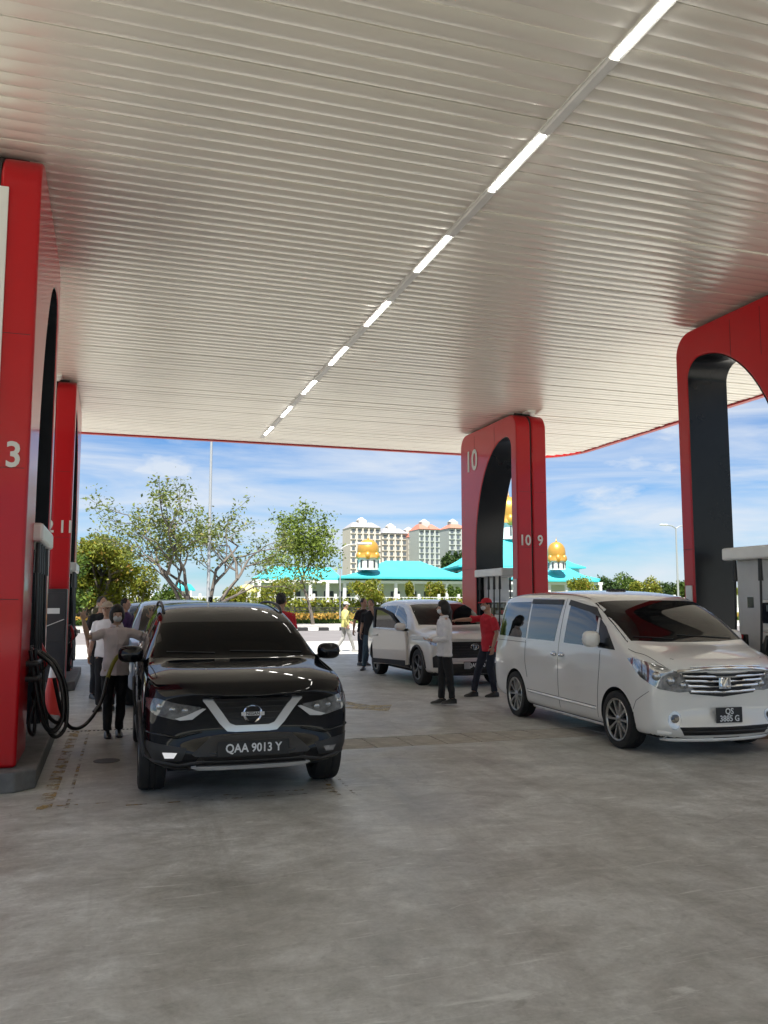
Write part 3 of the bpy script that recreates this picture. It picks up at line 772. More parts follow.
    def plate(s, x, z, w, h, lines, size, sx=0.85, frame=True):
        hpt, nrm = s.cast((x, 0, z), Vector((0, 1, 0)))
        yy = hpt.y - 0.045
        p = MB().box(x - w / 2, x + w / 2, yy - 0.012, yy, z - h / 2, z + h / 2).build('number_plate', M_plate, s.root, bevel=0.006)
        MB().box(x - w * .3, x + w * .3, yy, yy + 0.08, z - h * .35, z + h * .35).build('plate_bracket', M_plast, s.root)
        for i, t in enumerate(lines):
            zz = z + ((len(lines) - 1) / 2 - i) * h * .46 + 0.0
            lettering(t, size, (x, yy - 0.014, zz), '-y', M_ptext, p, sx, depth=0.0012)
        return p

def ring_y(mb, c, ra, rb, w, th, n=28, a0=0, a1=2 * PI):
    """Flat elliptical ring lying in the x-z plane."""
    full = abs(a1 - a0 - 2 * PI) < 1e-3; rings = []
    for i in range(n + (0 if full else 1)):
        a = a0 + (a1 - a0) * i / n; ca, sa = math.cos(a), math.sin(a)
        rings.append([(c[0] + (ra + e) * ca, c[1] + f, c[2] + (rb + e) * sa) for e, f in ((-w / 2, 0), (0, -th), (w / 2, 0), (0, th * .5))])
    if full: rings.append(rings[0])
    return mb.loft(rings, not full)

# ---- black sport utility car, near left
M_pblack = mat('paint_black', (0.0035, 0.004, 0.0055), 0.4, spec=0.0, coat=0.65, coat_rough=0.02)
suv = [(0.02, .46, .74, .64, .845, .66, .885, .48, .12), (0.06, .30, .845, .64, .90, .75, .945, .56, .16), (0.16, .25, .88, .64, .955, .805, 1.0, .60, .18), (0.42, .24, .905, .65, 1.015, .845, 1.065, .62, .10), (.95, .24, .92, .66, 1.05, .872, 1.11, .64, 0), (1.20, .24, .92, .66, 1.07, .88, 1.13, .70, 0), (1.32, .24, .92, .66, 1.08, .88, 1.175, .76, 0), (1.70, .24, .92, .66, 1.085, .88, 1.36, .735, 0), (2.06, .24, .92, .66, 1.09, .88, 1.505, .70, 0), (2.35, .24, .92, .66, 1.095, .88, 1.59, .69, 0), (2.8, .24, .92, .66, 1.10, .88, 1.665, .685, 0), (3.5, .24, .92, .66, 1.12, .875, 1.695, .68, 0), (4.1, .26, .915, .68, 1.15, .86, 1.66, .66, 0), (4.40, .32, .90, .70, 1.14, .83, 1.53, .64, -.03), (4.58, .40, .86, .70, 1.05, .78, 1.2, .58, -.10), (4.64, .5, .76, .70, .95, .66, 1.0, .48, -.12)]
c = Car('sport_utility_car', 'black sport utility car with chrome V grille at the left pump', (1.13, 6.90, 0), 0.955, R(-0.6), M_pblack, suv, .36, .93, 3.66, 1.58)
F = (0, 1, 0)
c.wheels(5, M_rimk, tw=.235)
ws = c.patch('windscreen', [(-.785, 1.31, 1.105), (-.4, 1.24, 1.115), (0, 1.22, 1.12), (.4, 1.24, 1.115), (.785, 1.31, 1.105), (.745, 1.70, 1.32), (.685, 2.02, 1.46), (.35, 1.97, 1.485), (0, 1.96, 1.49), (-.35, 1.97, 1.485), (-.685, 2.02, 1.46), (-.745, 1.70, 1.32)], (0, 1, -1.3), M_glass3, off=.003)
c.rail('wiper', [(.66, 1.33, 1.15), (-.05, 1.36, 1.175)], (0, .6, -1), M_plast, r=.006, off=.008, parent=ws); c.rail('wiper', [(-.2, 1.33, 1.15), (-.66, 1.37, 1.175)], (0, .6, -1), M_plast, r=.006, off=.008, parent=ws)
for nm, q in (('front_side_window', [(1, 1.66, 1.125), (1, 1.9, 1.30), (1, 2.2, 1.46), (1, 2.56, 1.53), (1, 2.58, 1.13)]), ('rear_side_window', [(1, 2.66, 1.135), (1, 2.64, 1.535), (1, 3.2, 1.54), (1, 3.5, 1.52), (1, 3.52, 1.16)]), ('quarter_window', [(1, 3.58, 1.17), (1, 3.57, 1.51), (1, 3.85, 1.46), (1, 4.12, 1.30), (1, 4.05, 1.22)])):
    c.both(nm, q, (-1, 0, 0), M_glass, off=.003, res=.043)
c.rails('window_trim', [(1, 1.6, 1.105), (1, 2.6, 1.112), (1, 3.6, 1.145), (1, 4.12, 1.22)], (-1, 0, 0), M_chrome, r=.008)
for q in ([(1, 1.52, 1.06), (1, 1.46, .8), (1, 1.5, .4)], [(1, 2.61, 1.1), (1, 2.61, .4)], [(1, 3.55, 1.12), (1, 3.5, .9), (1, 3.25, .55)]): c.rails('door_seam', q, (-1, 0, 0), M_well, r=.004, off=0)
for yy in (2.42, 3.3):
    for sx in (-1, 1):
        h, n_ = c.cast((sx, yy, .97), Vector((-sx, 0, 0)))
        MB().box(h.x + sx * .002 - .012, h.x + sx * .002 + .022 * (1 if sx > 0 else -1) + .0, yy - .09, yy + .09, .955, .985).build('door_handle', M_chrome, c.root, bevel=.006)
c.rails('arch_trim', [(1, .93 + .41 * math.cos(a), .36 + .41 * math.sin(a)) for a in [PI * i / 12 for i in range(13)]], (-1, 0, 0), M_plast, r=.022, off=.0)
c.rails('arch_trim', [(1, 3.66 + .41 * math.cos(a), .36 + .41 * math.sin(a)) for a in [PI * i / 12 for i in range(13)]], (-1, 0, 0), M_plast, r=.022, off=.0)
c.rails('sill_trim', [(1, 1.4, .36), (1, 3.2, .36)], (-1, 0, 0), M_plast, r=.03, off=.0)
for sx in (-1, 1):
    rp_ = [(2.42, -.01), (2.5, .03), (2.7, .045), (3.2, .045), (3.8, .045), (4.02, .03), (4.1, -.01)]
    MB().tube(smooth_curve([(sx * .65, y_, c.cast((sx * .65, y_, 2), Vector((0, 0, -1)))[0].z + dz) for y_, dz in rp_], 5), .016, 8).build('roof_rail', M_plast, c.root, smooth=60)
MB().prism([(3.75, 1.67), (3.82, 1.74), (3.95, 1.745), (4.0, 1.63)], 'x', -.02, .02).build('roof_antenna', M_pblack, c.root, bevel=.008)
# front
c.patch('upper_grille', [(-.40, 0, .865), (.40, 0, .865), (.33, 0, .74), (.16, 0, .60), (-.16, 0, .60), (-.33, 0, .74)], F, M_grille, off=.002)
for i in range(5): c.rail('grille_mesh_bar', [(-.36 + .03 * i, 0, .84 - i * .05), (.36 - .03 * i, 0, .84 - i * .05)], F, M_plast, r=.006, off=.006)
for sx in (-1, 1):
    c.patch('chrome_grille_arm', [(sx * .42, 0, .865), (sx * .335, 0, .865), (sx * .19, 0, .66), (sx * .14, 0, .64), (sx * .14, 0, .585), (sx * .21, 0, .592), (sx * .275, 0, .66)], F, M_silver, off=.016, res=.03)
c.patch('chrome_grille_base', [(-.15, 0, .64), (.15, 0, .64), (.15, 0, .585), (-.15, 0, .585)], F, M_silver, off=.018, res=.03)
for sx in (-1, 1):
    hl = c.patch('headlight', [(sx * .49, 0, .715), (sx * .64, 0, .70), (sx * .80, 0, .745), (sx * .865, 0, .80), (sx * .87, 0, .87), (sx * .78, 0, .875), (sx * .60, 0, .83), (sx * .43, 0, .80)], F, M_lenss, off=.006, res=.03)
    c.patch('daytime_strip', [(sx * .39, 0, .785), (sx * .42, 0, .79), (sx * .55, 0, .735), (sx * .64, 0, .71), (sx * .60, 0, .695), (sx * .50, 0, .70)], F, M_silver, off=.010, res=.03, parent=hl)
    for px_, pz in ((.56, .775), (.66, .785), (.76, .81)):
        h, _n = c.cast((sx * px_, 0, pz), Vector(F)); MB().ell((h.x, h.y + .012, h.z), .035, .028, .03, 12, 8).build('projector', M_lens, hl, smooth=60)
    fg = c.patch('fog_lamp_housing', [(sx * .54, 0, .47), (sx * .58, 0, .37), (sx * .80, 0, .375), (sx * .86, 0, .47), (sx * .86, 0, .53), (sx * .66, 0, .49)], F, M_plast, off=.006, res=.03)
    c.patch('fog_lamp', [(sx * .615, 0, .435), (sx * .64, 0, .395), (sx * .71, 0, .395), (sx * .73, 0, .44)], F, M_fogrefl if sx < 0 else M_lens, off=.014, res=.03, parent=fg)
    c.rail('bumper_crease', [(sx * .42, 0, .60), (sx * .62, 0, .555), (sx * .86, 0, .60)], F, M_pblack, r=.012, off=0)
    c.rail('bumper_crease', [(sx * .40, 0, .36), (sx * .60, 0, .33), (sx * .86, 0, .38)], F, M_plast, r=.014, off=0)
c.patch('plate_surround', [(-.34, 0, .56), (.34, 0, .56), (.50, 0, .42), (.47, 0, .40), (-.47, 0, .40), (-.50, 0, .42)], F, M_plast, off=.004)
c.patch('lower_grille', [(-.44, 0, .395), (.44, 0, .395), (.52, 0, .30), (-.52, 0, .30)], F, M_grille, off=.003)
for z_ in (.325, .36): c.rail('grille_slat', [(-.46, 0, z_), (.46, 0, z_)], F, M_plast, r=.007, off=.008)
c.patch('skid_plate', [(-.50, 0, .318), (-.44, 0, .296), (.44, 0, .296), (.50, 0, .318), (.46, 0, .325), (-.46, 0, .325)], F, M_silver, off=.02, res=.03)
c.plate(0.0, .465, .60, .135, ['QAA 9013 Y'], .098, .9)
for sx in (-1, 1): c.rail('bonnet_seam', [(sx * .78, .5, 1.2), (sx * .80, .9, 1.2), (sx * .83, 1.25, 1.2)], (0, 0, -1), M_well, r=.004, off=0)
h, _n = c.cast((0, 0, .735), Vector(F))
em = ring_y(MB(), (0, h.y - .022, .735), .072, .072, .018, .008).box(-.098, .098, h.y - .034, h.y - .016, .719, .751).build('emblem', M_chrome, c.root, smooth=40)
lettering('NISSAN', .036, (0, h.y - .036, .735), '-y', M_grille, em, .95, depth=.001)
c.mirror_pair((.87, 1.52, 1.17), (.24, .20, .165), M_pblack)
SUV = c

# ---- white van, right
M_ppearl = mat('paint_pearl_white', (0.78, 0.765, 0.72), 0.3, spec=0.5, coat=1.0, coat_rough=0.02)
van = [(0.02, .36, .74, .52, .87, .66, .92, .46, .16), (0.06, .22, .86, .52, .95, .77, 1.0, .54, .21), (0.16, .17, .895, .54, 1.02, .82, 1.075, .60, .22), (.36, .165, .91, .56, 1.075, .85, 1.14, .66, .10), (.55, .165, .915, .58, 1.10, .867, 1.18, .70, .03), (.70, .165, .915, .58, 1.10, .872, 1.215, .74, 0), (.82, .165, .915, .58, 1.11, .875, 1.28, .785, 0), (1.22, .165, .915, .58, 1.12, .88, 1.56, .785, 0), (1.66, .165, .915, .58, 1.12, .88, 1.775, .765, 0), (1.95, .165, .915, .58, 1.12, .88, 1.84, .76, 0), (2.5, .165, .915, .58, 1.12, .88, 1.885, .76, 0), (3.6, .165, .915, .58, 1.12, .88, 1.885, .755, 0), (4.3, .18, .91, .58, 1.12, .87, 1.865, .745, 0), (4.66, .22, .90, .6, 1.12, .85, 1.79, .72, -.03), (4.82, .30, .87, .6, 1.08, .81, 1.42, .68, -.08), (4.87, .42, .78, .62, 1.0, .72, 1.15, .56, -.10)]
c = Car('passenger_van', 'white passenger van parked at right with a barred chrome grille', (6.17, 7.42, 0), 0.935, R(-2.7), M_ppearl, van, .335, .93, 3.86, 1.60)
c.wheels(10, M_rim, tw=.23, rimr=.74, twin=False)
ws = c.patch('windscreen', [(-.80, .81, 1.25), (-.4, .73, 1.265), (0, .71, 1.27), (.4, .73, 1.265), (.80, .81, 1.25), (.785, 1.22, 1.525), (.745, 1.63, 1.735), (.35, 1.58, 1.765), (0, 1.57, 1.775), (-.35, 1.58, 1.765), (-.745, 1.63, 1.735), (-.785, 1.22, 1.525)], (0, 1, -1.45), M_glass2, off=.003)
for q in ([(.6, .80, 1.26), (-.1, .86, 1.32)], [(-.2, .80, 1.26), (-.70, .86, 1.30)]): c.rail('wiper', q, (0, .6, -1), M_plast, r=.006, off=.008, parent=ws)
for nm, q in (('quarter_light', [(1, .98, 1.14), (1, 1.38, 1.15), (1, 1.42, 1.51), (1, 1.26, 1.41)]), ('front_side_window', [(1, 1.46, 1.155), (1, 1.47, 1.55), (1, 1.68, 1.65), (1, 2.22, 1.70), (1, 2.30, 1.17)]), ('sliding_door_window', [(1, 2.58, 1.175), (1, 2.44, 1.70), (1, 3.42, 1.715), (1, 3.46, 1.18)]), ('rear_quarter_window', [(1, 3.52, 1.18), (1, 3.48, 1.715), (1, 4.44, 1.70), (1, 4.64, 1.24), (1, 4.57, 1.19)])):
    a_, b_ = c.both(nm, q, (-1, 0, 0), M_glass if nm != 'quarter_light' else M_grille, off=.003)
for q in ([(1, 1.38, 1.50), (1, 1.56, 1.64), (1, 2.25, 1.74), (1, 2.27, 1.67), (1, 1.66, 1.58)], [(1, 2.44, 1.74), (1, 3.43, 1.75), (1, 3.44, 1.685), (1, 2.44, 1.675)]): c.both('window_visor', q, (-1, 0, 0), M_plast, off=.014, thick=0.0)
for q in ([(1, 1.32, 1.12), (1, 1.32, .9), (1, 1.40, .30)], [(1, 2.36, 1.76), (1, 2.44, 1.15), (1, 2.42, .30)], [(1, 3.52, 1.15), (1, 3.50, .85), (1, 3.42, .62)], [(1, 2.44, .44), (1, 3.45, .45)], [(1, 1.42, .43), (1, 2.40, .44)], [(1, 3.5, 1.12), (1, 4.6, 1.12)]): c.rails('door_seam', q, (-1, 0, 0), M_well, r=.0035, off=0)
c.rails('side_moulding', [(1, 1.42, .405), (1, 3.4, .425)], (-1, 0, 0), M_ppearl, r=.018, off=0)
c.rails('side_skirt', [(1, 1.36, .215), (1, 3.45, .215)], (-1, 0, 0), M_ppearl, r=.03, off=0)
for yy in (2.34, 2.57):
    for sx in (-1, 1):
        h, n_ = c.cast((sx, yy, 1.0), Vector((-sx, 0, 0)))
        MB().ell((h.x + sx * .012, yy, 1.0), .02, .085, .022, 12, 8).build('door_handle', M_chrome, c.root, smooth=60)
        MB().ell((h.x - sx * .004, yy, 1.0), .008, .10, .045, 14, 8).build('handle_recess', M_chrome2, c.root, smooth=60)
c.both('tail_lamp', [(1, 4.72, 1.16), (1, 4.90, 1.20), (1, 4.90, .92), (1, 4.78, .98)], (-1, -.0, 0), M_tail, off=.006, res=.03)
c.rails('roof_seam', [(.72, 1.8, 2.2), (.72, 3.0, 2.2), (.70, 4.4, 2.2)], (0, 0, -1), M_well, r=.004, off=0)
MB().box(-.12, .12, 2.35, 2.48, 1.852, 1.892).build('roof_antenna', M_plast, c.root, bevel=.012)
gr = c.patch('grille', [(-.54, 0, .925), (0, 0, .95), (.54, 0, .925), (.49, 0, .80), (.41, 0, .69), (0, 0, .65), (-.41, 0, .69), (-.49, 0, .80)], F, M_grille, off=.004)
c.rail('bonnet_chrome_lip', [(-.60, 0, .945), (-.3, 0, .965), (0, 0, .97), (.3, 0, .965), (.60, 0, .945)], F, M_chrome, r=.02, off=.012)
c.rail('bonnet_red_reflector', [(-.45, 0, .985), (0, 0, .995), (.45, 0, .985)], F, M_chrome, r=.008, off=.012)
for i in range(4):
    z0 = .905 - i * .062; xw = .53 - i * .038
    c.rail('grille_bar', [(-xw, 0, z0 + .0), (-xw / 2, 0, z0 - .008), (0, 0, z0 - .014), (xw / 2, 0, z0 - .008), (xw, 0, z0)], F, M_chrome, r=.0155, off=.016, parent=gr)
h, _n = c.cast((0, 0, .82), Vector(F))
em = MB()
for sx in (-1, 1): em.tube([(sx * .012, h.y - .045, .88), (sx * .05, h.y - .045, .865), (sx * .062, h.y - .045, .775), (sx * .02, h.y - .045, .76)], .013, 6)
em.tube([(-.03, h.y - .05, .77), (.03, h.y - .05, .875)], .012, 6).box(-.075, .075, h.y - .035, h.y - .02, .745, .895)
em.build('emblem', M_chrome, c.root, smooth=40)
for sx in (-1, 1):
    dd = (-sx * .75, 1, 0)
    hl = c.patch('headlight', [(sx * .47, .02, .72), (sx * .62, .1, .71), (sx * .80, .2, .75), (sx * .885, .42, .87), (sx * .90, .66, 1.06), (sx * .85, .60, 1.075), (sx * .74, .3, 1.01), (sx * .59, .12, .935)], dd, M_lens, off=.006, res=.03)
    for px_, py_, pz, rr in ((.585, .08, .79, .042), (.70, .13, .84, .05), (.79, .25, .89, .05)):
        h, _n = c.cast((sx * px_, py_, pz), Vector(dd).normalized()); MB().ell(h + _n * .002, rr, rr, rr, 12, 8).build('projector', M_chrome2, hl, smooth=60)
    h, _n = c.cast((sx * .70, .1, .42), Vector(dd).normalized())
    fgp = [(sx * (.70 + .085 * math.cos(a)), .08, .41 + .10 * math.sin(a)) for a in [2 * PI * i / 14 for i in range(14)]]
    fg = c.patch('fog_lamp_surround', fgp, dd, M_silver, off=.006, res=.04)
    c.patch('fog_lamp', [(sx * (.70 + .05 * math.cos(a)), .08, .425 + .048 * math.sin(a)) for a in [2 * PI * i / 14 for i in range(14)]], dd, M_lensd, off=.02, res=.04, parent=fg)
    c.rail('bumper_seam', [(sx * .86, .3, .72), (sx * .90, .5, .60), (sx * .905, .56, .5)], (-sx, .4, 0), M_well, r=.003, off=0)
    c.rail('bonnet_seam', [(sx * .62, .1, 1.3), (sx * .74, .3, 1.3), (sx * .82, .6, 1.3), (sx * .83, .75, 1.3)], (0, 0, -1), M_well, r=.0035, off=0)
c.patch('lower_intake', [(-.58, 0, .335), (.58, 0, .335), (.52, 0, .245), (-.52, 0, .245)], F, M_grille, off=.004)
c.rail('intake_bar', [(-.54, 0, .29), (.54, 0, .29)], F, M_plast, r=.01, off=.01)
c.rail('front_lip', [(-.86, .2, .20), (-.6, 0, .195), (0, 0, .19), (.6, 0, .195), (.86, .2, .20)], F, M_ppearl, r=.028, off=.0)
c.plate(0.03, .455, .34, .17, ['QS', '3885 G'], .092, .92)
c.mirror_pair((.90, 1.30, 1.26), (.23, .17, .20), M_ppearl)
VAN = c

# ---- bronze-white people carrier with its door open, middle distance
M_pbronze = mat('paint_warm_white', (0.70, 0.67, 0.62), 0.3, spec=0.5, coat=1.0, coat_rough=0.03)
inn = [(0.02, .44, .77, .60, .88, .68, .94, .48, .12), (0.06, .28, .88, .60, .96, .78, 1.01, .56, .15), (.16, .22, .91, .60, 1.01, .83, 1.06, .62, .16), (.45, .21, .92, .62, 1.05, .855, 1.11, .65, .08), (.95, .21, .925, .64, 1.06, .86, 1.14, .66, 0),
       (1.15, .21, .925, .64, 1.075, .868, 1.17, .70, 0), (1.3, .21, .925, .64, 1.08, .87, 1.25, .76, 0), (1.7, .21, .925, .64, 1.09, .872, 1.52, .73, 0), (2.08, .21, .925, .64, 1.10, .872, 1.68, .70, 0), (2.5, .21, .925, .64, 1.10, .872, 1.75, .695, 0), (3.4, .21, .925, .64, 1.12, .87, 1.76, .69, 0), (4.2, .24, .92, .66, 1.15, .855, 1.70, .67, 0), (4.55, .32, .90, .68, 1.13, .82, 1.52, .61, -.03), (4.7, .42, .84, .68, 1.02, .74, 1.2, .55, -.09), (4.75, .5, .74, .68, .95, .66, 1.05, .48, -.10)]
c = Car('people_carrier', 'warm white people carrier with its front door open in the middle lane', (6.60, 14.85, 0), 0.95, R(0.3), M_pbronze, inn, .365, .96, 3.78, 1.60)
c.wheels(5, M_rimk, tw=.23, rimr=.70, twin=True)
c.patch('windscreen', [(-.76, 1.26, 1.19), (0, 1.18, 1.2), (.76, 1.26, 1.19), (.72, 1.7, 1.47), (.665, 2.05, 1.64), (0, 2.0, 1.675), (-.665, 2.05, 1.64), (-.72, 1.7, 1.47)], (0, 1, -1.5), M_glass2, off=.003)
for nm, q in (('front_side_window', [(1, 1.70, 1.13), (1, 1.95, 1.40), (1, 2.25, 1.55), (1, 2.62, 1.60), (1, 2.64, 1.14)]), ('rear_side_window', [(1, 2.72, 1.145), (1, 2.70, 1.605), (1, 3.5, 1.60), (1, 3.58, 1.17)]), ('quarter_window', [(1, 3.64, 1.175), (1, 3.6, 1.59), (1, 4.1, 1.53), (1, 4.4, 1.30), (1, 4.3, 1.22)])): c.both(nm, q, (-1, 0, 0), M_glass, off=.003)
for yy in (.96, 3.78): c.rails('arch_trim', [(1, yy + .425 * math.cos(a), .365 + .425 * math.sin(a)) for a in [PI * i / 12 for i in range(13)]], (-1, 0, 0), M_plast, r=.03, off=.0)
c.rails('sill_trim', [(1, 1.45, .34), (1, 3.3, .34)], (-1, 0, 0), M_plast, r=.04, off=.0)
for q in ([(1, 2.68, 1.1), (1, 2.68, .4)], [(1, 3.6, 1.12), (1, 3.55, .9), (1, 3.35, .6)]): c.rails('door_seam', q, (-1, 0, 0), M_well, r=.004, off=0)
gr = c.patch('grille', [(-.56, 0, .90), (.56, 0, .90), (.62, 0, .80), (.58, 0, .58), (-.58, 0, .58), (-.62, 0, .80)], F, M_grille, off=.006)
for i in range(5): c.rail('grille_slat', [(-.54, 0, .86 - i * .055), (.54, 0, .86 - i * .055)], F, M_plast, r=.009, off=.01, parent=gr)
h, _n = c.cast((0, 0, .80), Vector(F))
em = ring_y(MB(), (0, h.y - .025, .80), .085, .058, .016, .008); ring_y(em, (0, h.y - .028, .80), .028, .050, .013, .008); ring_y(em, (0, h.y - .026, .825), .06, .022, .013, .008)
em.build('emblem', M_chrome, c.root, smooth=40)
c.patch('bumper_chrome', [(-.60, 0, .56), (.60, 0, .56), (.64, 0, .50), (-.64, 0, .50)], F, M_chrome2, off=.02, res=.04)
c.patch('lower_grille', [(-.60, 0, .47), (.60, 0, .47), (.55, 0, .27), (-.55, 0, .27)], F, M_grille, off=.006)
for sx in (-1, 1):
    dd = (-sx * .5, 1, 0)
    hl = c.patch('headlight', [(sx * .60, 0, .82), (sx * .75, .1, .80), (sx * .87, .3, .85), (sx * .895, .5, .97), (sx * .78, .2, .955), (sx * .62, 0, .91)], dd, M_lens, off=.006, res=.04)
    fg = c.patch('fog_lamp_housing', [(sx * .68, 0, .62), (sx * .80, .1, .66), (sx * .87, .2, .60), (sx * .86, .2, .40), (sx * .72, .05, .40)], dd, M_plast, off=.006, res=.04)
    c.patch('fog_lamp', [(sx * .74, 0, .50), (sx * .80, .1, .50), (sx * .80, .1, .43), (sx * .74, 0, .43)], dd, M_lens, off=.014, res=.04, parent=fg)
p = c.plate(.0, .44, .56, .15, ['QAB 930'], .105, .9)
MB().box(-.275, -.14, p.bound_box[0][1] - .006, p.bound_box[0][1] - .001, .375, .505).box(-.262, -.153, p.bound_box[0][1] - .0075, p.bound_box[0][1] - .0065, .388, .492).build('plate_badge', M_chrome2, p)
c.mirror_pair((.93, 1.62, 1.16), (.24, .18, .17), M_pbronze)
# the open front door on the far-left side of the picture
hinge = Vector((-.925, 1.52, 0)); ang = R(20)
rot = Matrix.Translation(hinge) @ Matrix.Rotation(ang, 4, 'Z')
def dm(prof, x0, x1, name, m, parent, bevel=0.0):
    mb = MB().prism(prof, 'x', x0, x1); mb.v = [tuple(rot @ Vector(v)) for v in mb.v]; return mb.build(name, m, parent, bevel=bevel, smooth=35)
door = dm([(0.0, .36), (-.02, .75), (.04, 1.08), (1.16, 1.12), (1.18, .75), (1.13, .34)], -.045, .045, 'open_door', M_pbronze, c.root, .025)
dm([(.02, 1.07), (.14, 1.10), (.50, 1.45), (.85, 1.56), (1.12, 1.58), (1.16, 1.12), (1.10, 1.13), (1.06, 1.52), (.86, 1.50), (.55, 1.40), (.20, 1.12)], -.03, .02, 'window_frame', M_plast, door)
dm([(.20, 1.12), (.55, 1.40), (.86, 1.50), (1.06, 1.52), (1.10, 1.13)], -.01, .002, 'door_window', M_glass, door)
dm([(.96, .95), (1.10, .95), (1.10, .985), (.96, .985)], -.075, -.046, 'door_handle', M_pbronze, door, .008)
dm([(.02, .36), (.02, .46), (1.12, .46), (1.12, .36)], -.062, -.046, 'door_cladding', M_plast, door)
dm([(.06, .40), (.04, 1.04), (1.10, 1.08), (1.08, .40)], .046, .075, 'door_card', M_plast, door)
c.patch('door_opening', [(-1, 1.6, .42), (-1, 1.56, 1.0), (-1, 2.64, 1.08), (-1, 2.66, .42)], (1, 0, 0), M_headlining, off=.004)
INN = c

# ---- two cars queueing behind
hat = [(0.02, .40, .68, .55, .72, .58, .78, .44, .14), (0.06, .26, .80, .55, .80, .68, .85, .52, .18), (.18, .20, .84, .55, .86, .74, .92, .56, .18), (.45, .19, .86, .57, .92, .78, .99, .60, .08), (.9, .19, .865, .58, .97, .80, 1.05, .62, 0),
       (1.1, .19, .865, .58, .985, .81, 1.08, .66, 0), (1.25, .19, .865, .58, .99, .812, 1.15, .68, 0), (1.65, .19, .865, .58, 1.0, .812, 1.40, .65, 0), (2.0, .19, .865, .58, 1.01, .812, 1.54, .61, 0), (2.4, .19, .865, .58, 1.01, .812, 1.60, .605, 0), (3.2, .2, .865, .58, 1.03, .81, 1.60, .60, 0), (3.8, .24, .855, .6, 1.05, .79, 1.53, .58, 0), (4.05, .32, .83, .62, 1.02, .75, 1.35, .56, -.03), (4.18, .42, .76, .62, .92, .68, 1.02, .5, -.09)]
def hatch(label, loc, scale, rz, paint):
    c = Car('hatchback_car', label, loc, scale, rz, paint, hat, .315, .85, 3.4, 1.50, 'cars queueing in the left lane')
    c.wheels(5, M_rim, tw=.2, rimr=.68)
    c.patch('windscreen', [(-.67, 1.18, 1.10), (0, 1.12, 1.11), (.67, 1.18, 1.10), (.61, 1.65, 1.36), (.565, 1.98, 1.505), (0, 1.93, 1.53), (-.565, 1.98, 1.505), (-.61, 1.65, 1.36)], (0, 1, -1.5), M_glass2, off=.003)
    for nm, q in (('front_side_window', [(1, 1.55, 1.04), (1, 1.85, 1.30), (1, 2.1, 1.43), (1, 2.42, 1.46), (1, 2.44, 1.05)]), ('rear_side_window', [(1, 2.52, 1.055), (1, 2.5, 1.465), (1, 3.2, 1.45), (1, 3.5, 1.25), (1, 3.4, 1.09)])): c.both(nm, q, (-1, 0, 0), M_glass, off=.003)
    for q in ([(1, 1.42, .97), (1, 1.40, .4)], [(1, 2.48, 1.0), (1, 2.48, .4)]): c.rails('door_seam', q, (-1, 0, 0), M_well, r=.004, off=0)
    c.patch('grille', [(-.45, 0, .68), (.45, 0, .68), (.38, 0, .60), (-.38, 0, .60)], F, M_grille, off=.006)
    c.patch('lower_grille', [(-.55, 0, .45), (.55, 0, .45), (.5, 0, .28), (-.5, 0, .28)], F, M_grille, off=.006)
    for sx in (-1, 1): c.patch('headlight', [(sx * .50, 0, .70), (sx * .68, .1, .68), (sx * .80, .3, .74), (sx * .81, .45, .83), (sx * .70, .15, .80), (sx * .52, 0, .76)], (-sx * .5, 1, 0), M_lens, off=.006, res=.04)
    c.mirror_pair((.87, 1.5, 1.05), (.20, .15, .14), paint)
    return c
hatch('pale blue hatchback waiting behind the black car', (1.14, 13.2, 0), 1.03, R(0), mat('paint_pale_blue', (0.22, 0.29, 0.38), 0.3, coat=1.0))
hatch('dark hatchback farthest back behind the woman with raised arms', (1.15, 21.0, 0), 1.0, R(2), mat('paint_dark_grey', (0.03, 0.03, 0.033), 0.3, coat=1.0))

# ------------------------------------------------------------------ people
M_skin = mat('skin_tan', (0.38, 0.22, 0.15), 0.5, var=(14, 0.08))
M_skin2 = mat('skin_light', (0.52, 0.34, 0.25), 0.5, var=(14, 0.08))
M_hair = mat('hair_black', (0.008, 0.007, 0.006), 0.6, bump=(60, 0.3))
M_mask = mat('face_mask', (0.62, 0.64, 0.66), 0.8)
M_shoe = mat('shoe_black', (0.012, 0.012, 0.012), 0.4)
M_eye = mat('eye_dark', (0.01, 0.008, 0.008), 0.2)
M_shirtw = mat('blouse_white', (0.76, 0.74, 0.74), 0.85, var=(9, 0.08), bump=(14, 0.9))
M_shirtg = mat('blouse_pale_pink', (0.68, 0.60, 0.61), 0.85, var=(9, 0.08), bump=(14, 0.9))
M_blackc = mat('cloth_black', (0.012, 0.012, 0.014), 0.85)
M_navy = mat('cloth_navy', (0.014, 0.017, 0.03), 0.85)
M_jean = mat('cloth_denim', (0.05, 0.09, 0.13), 0.85, var=(12, 0.2))
M_grey = mat('cloth_grey', (0.24, 0.24, 0.235), 0.85, var=(9, 0.12))
M_redc = mat('cloth_red', (0.50, 0.015, 0.03), 0.8, var=(8, 0.1))
M_hiv = mat('cloth_hi_vis', (0.50, 0.47, 0.16), 0.7)
M_purple = mat('cloth_purple', (0.07, 0.03, 0.10), 0.85)
M_helmet = mat('helmet_white', (0.72, 0.72, 0.70), 0.35)
M_hat = mat('hat_straw', (0.40, 0.33, 0.25), 0.8)
tex = bpy.data.textures.new('folds', 'CLOUDS'); tex.noise_scale = 0.11; tex.noise_depth = 2

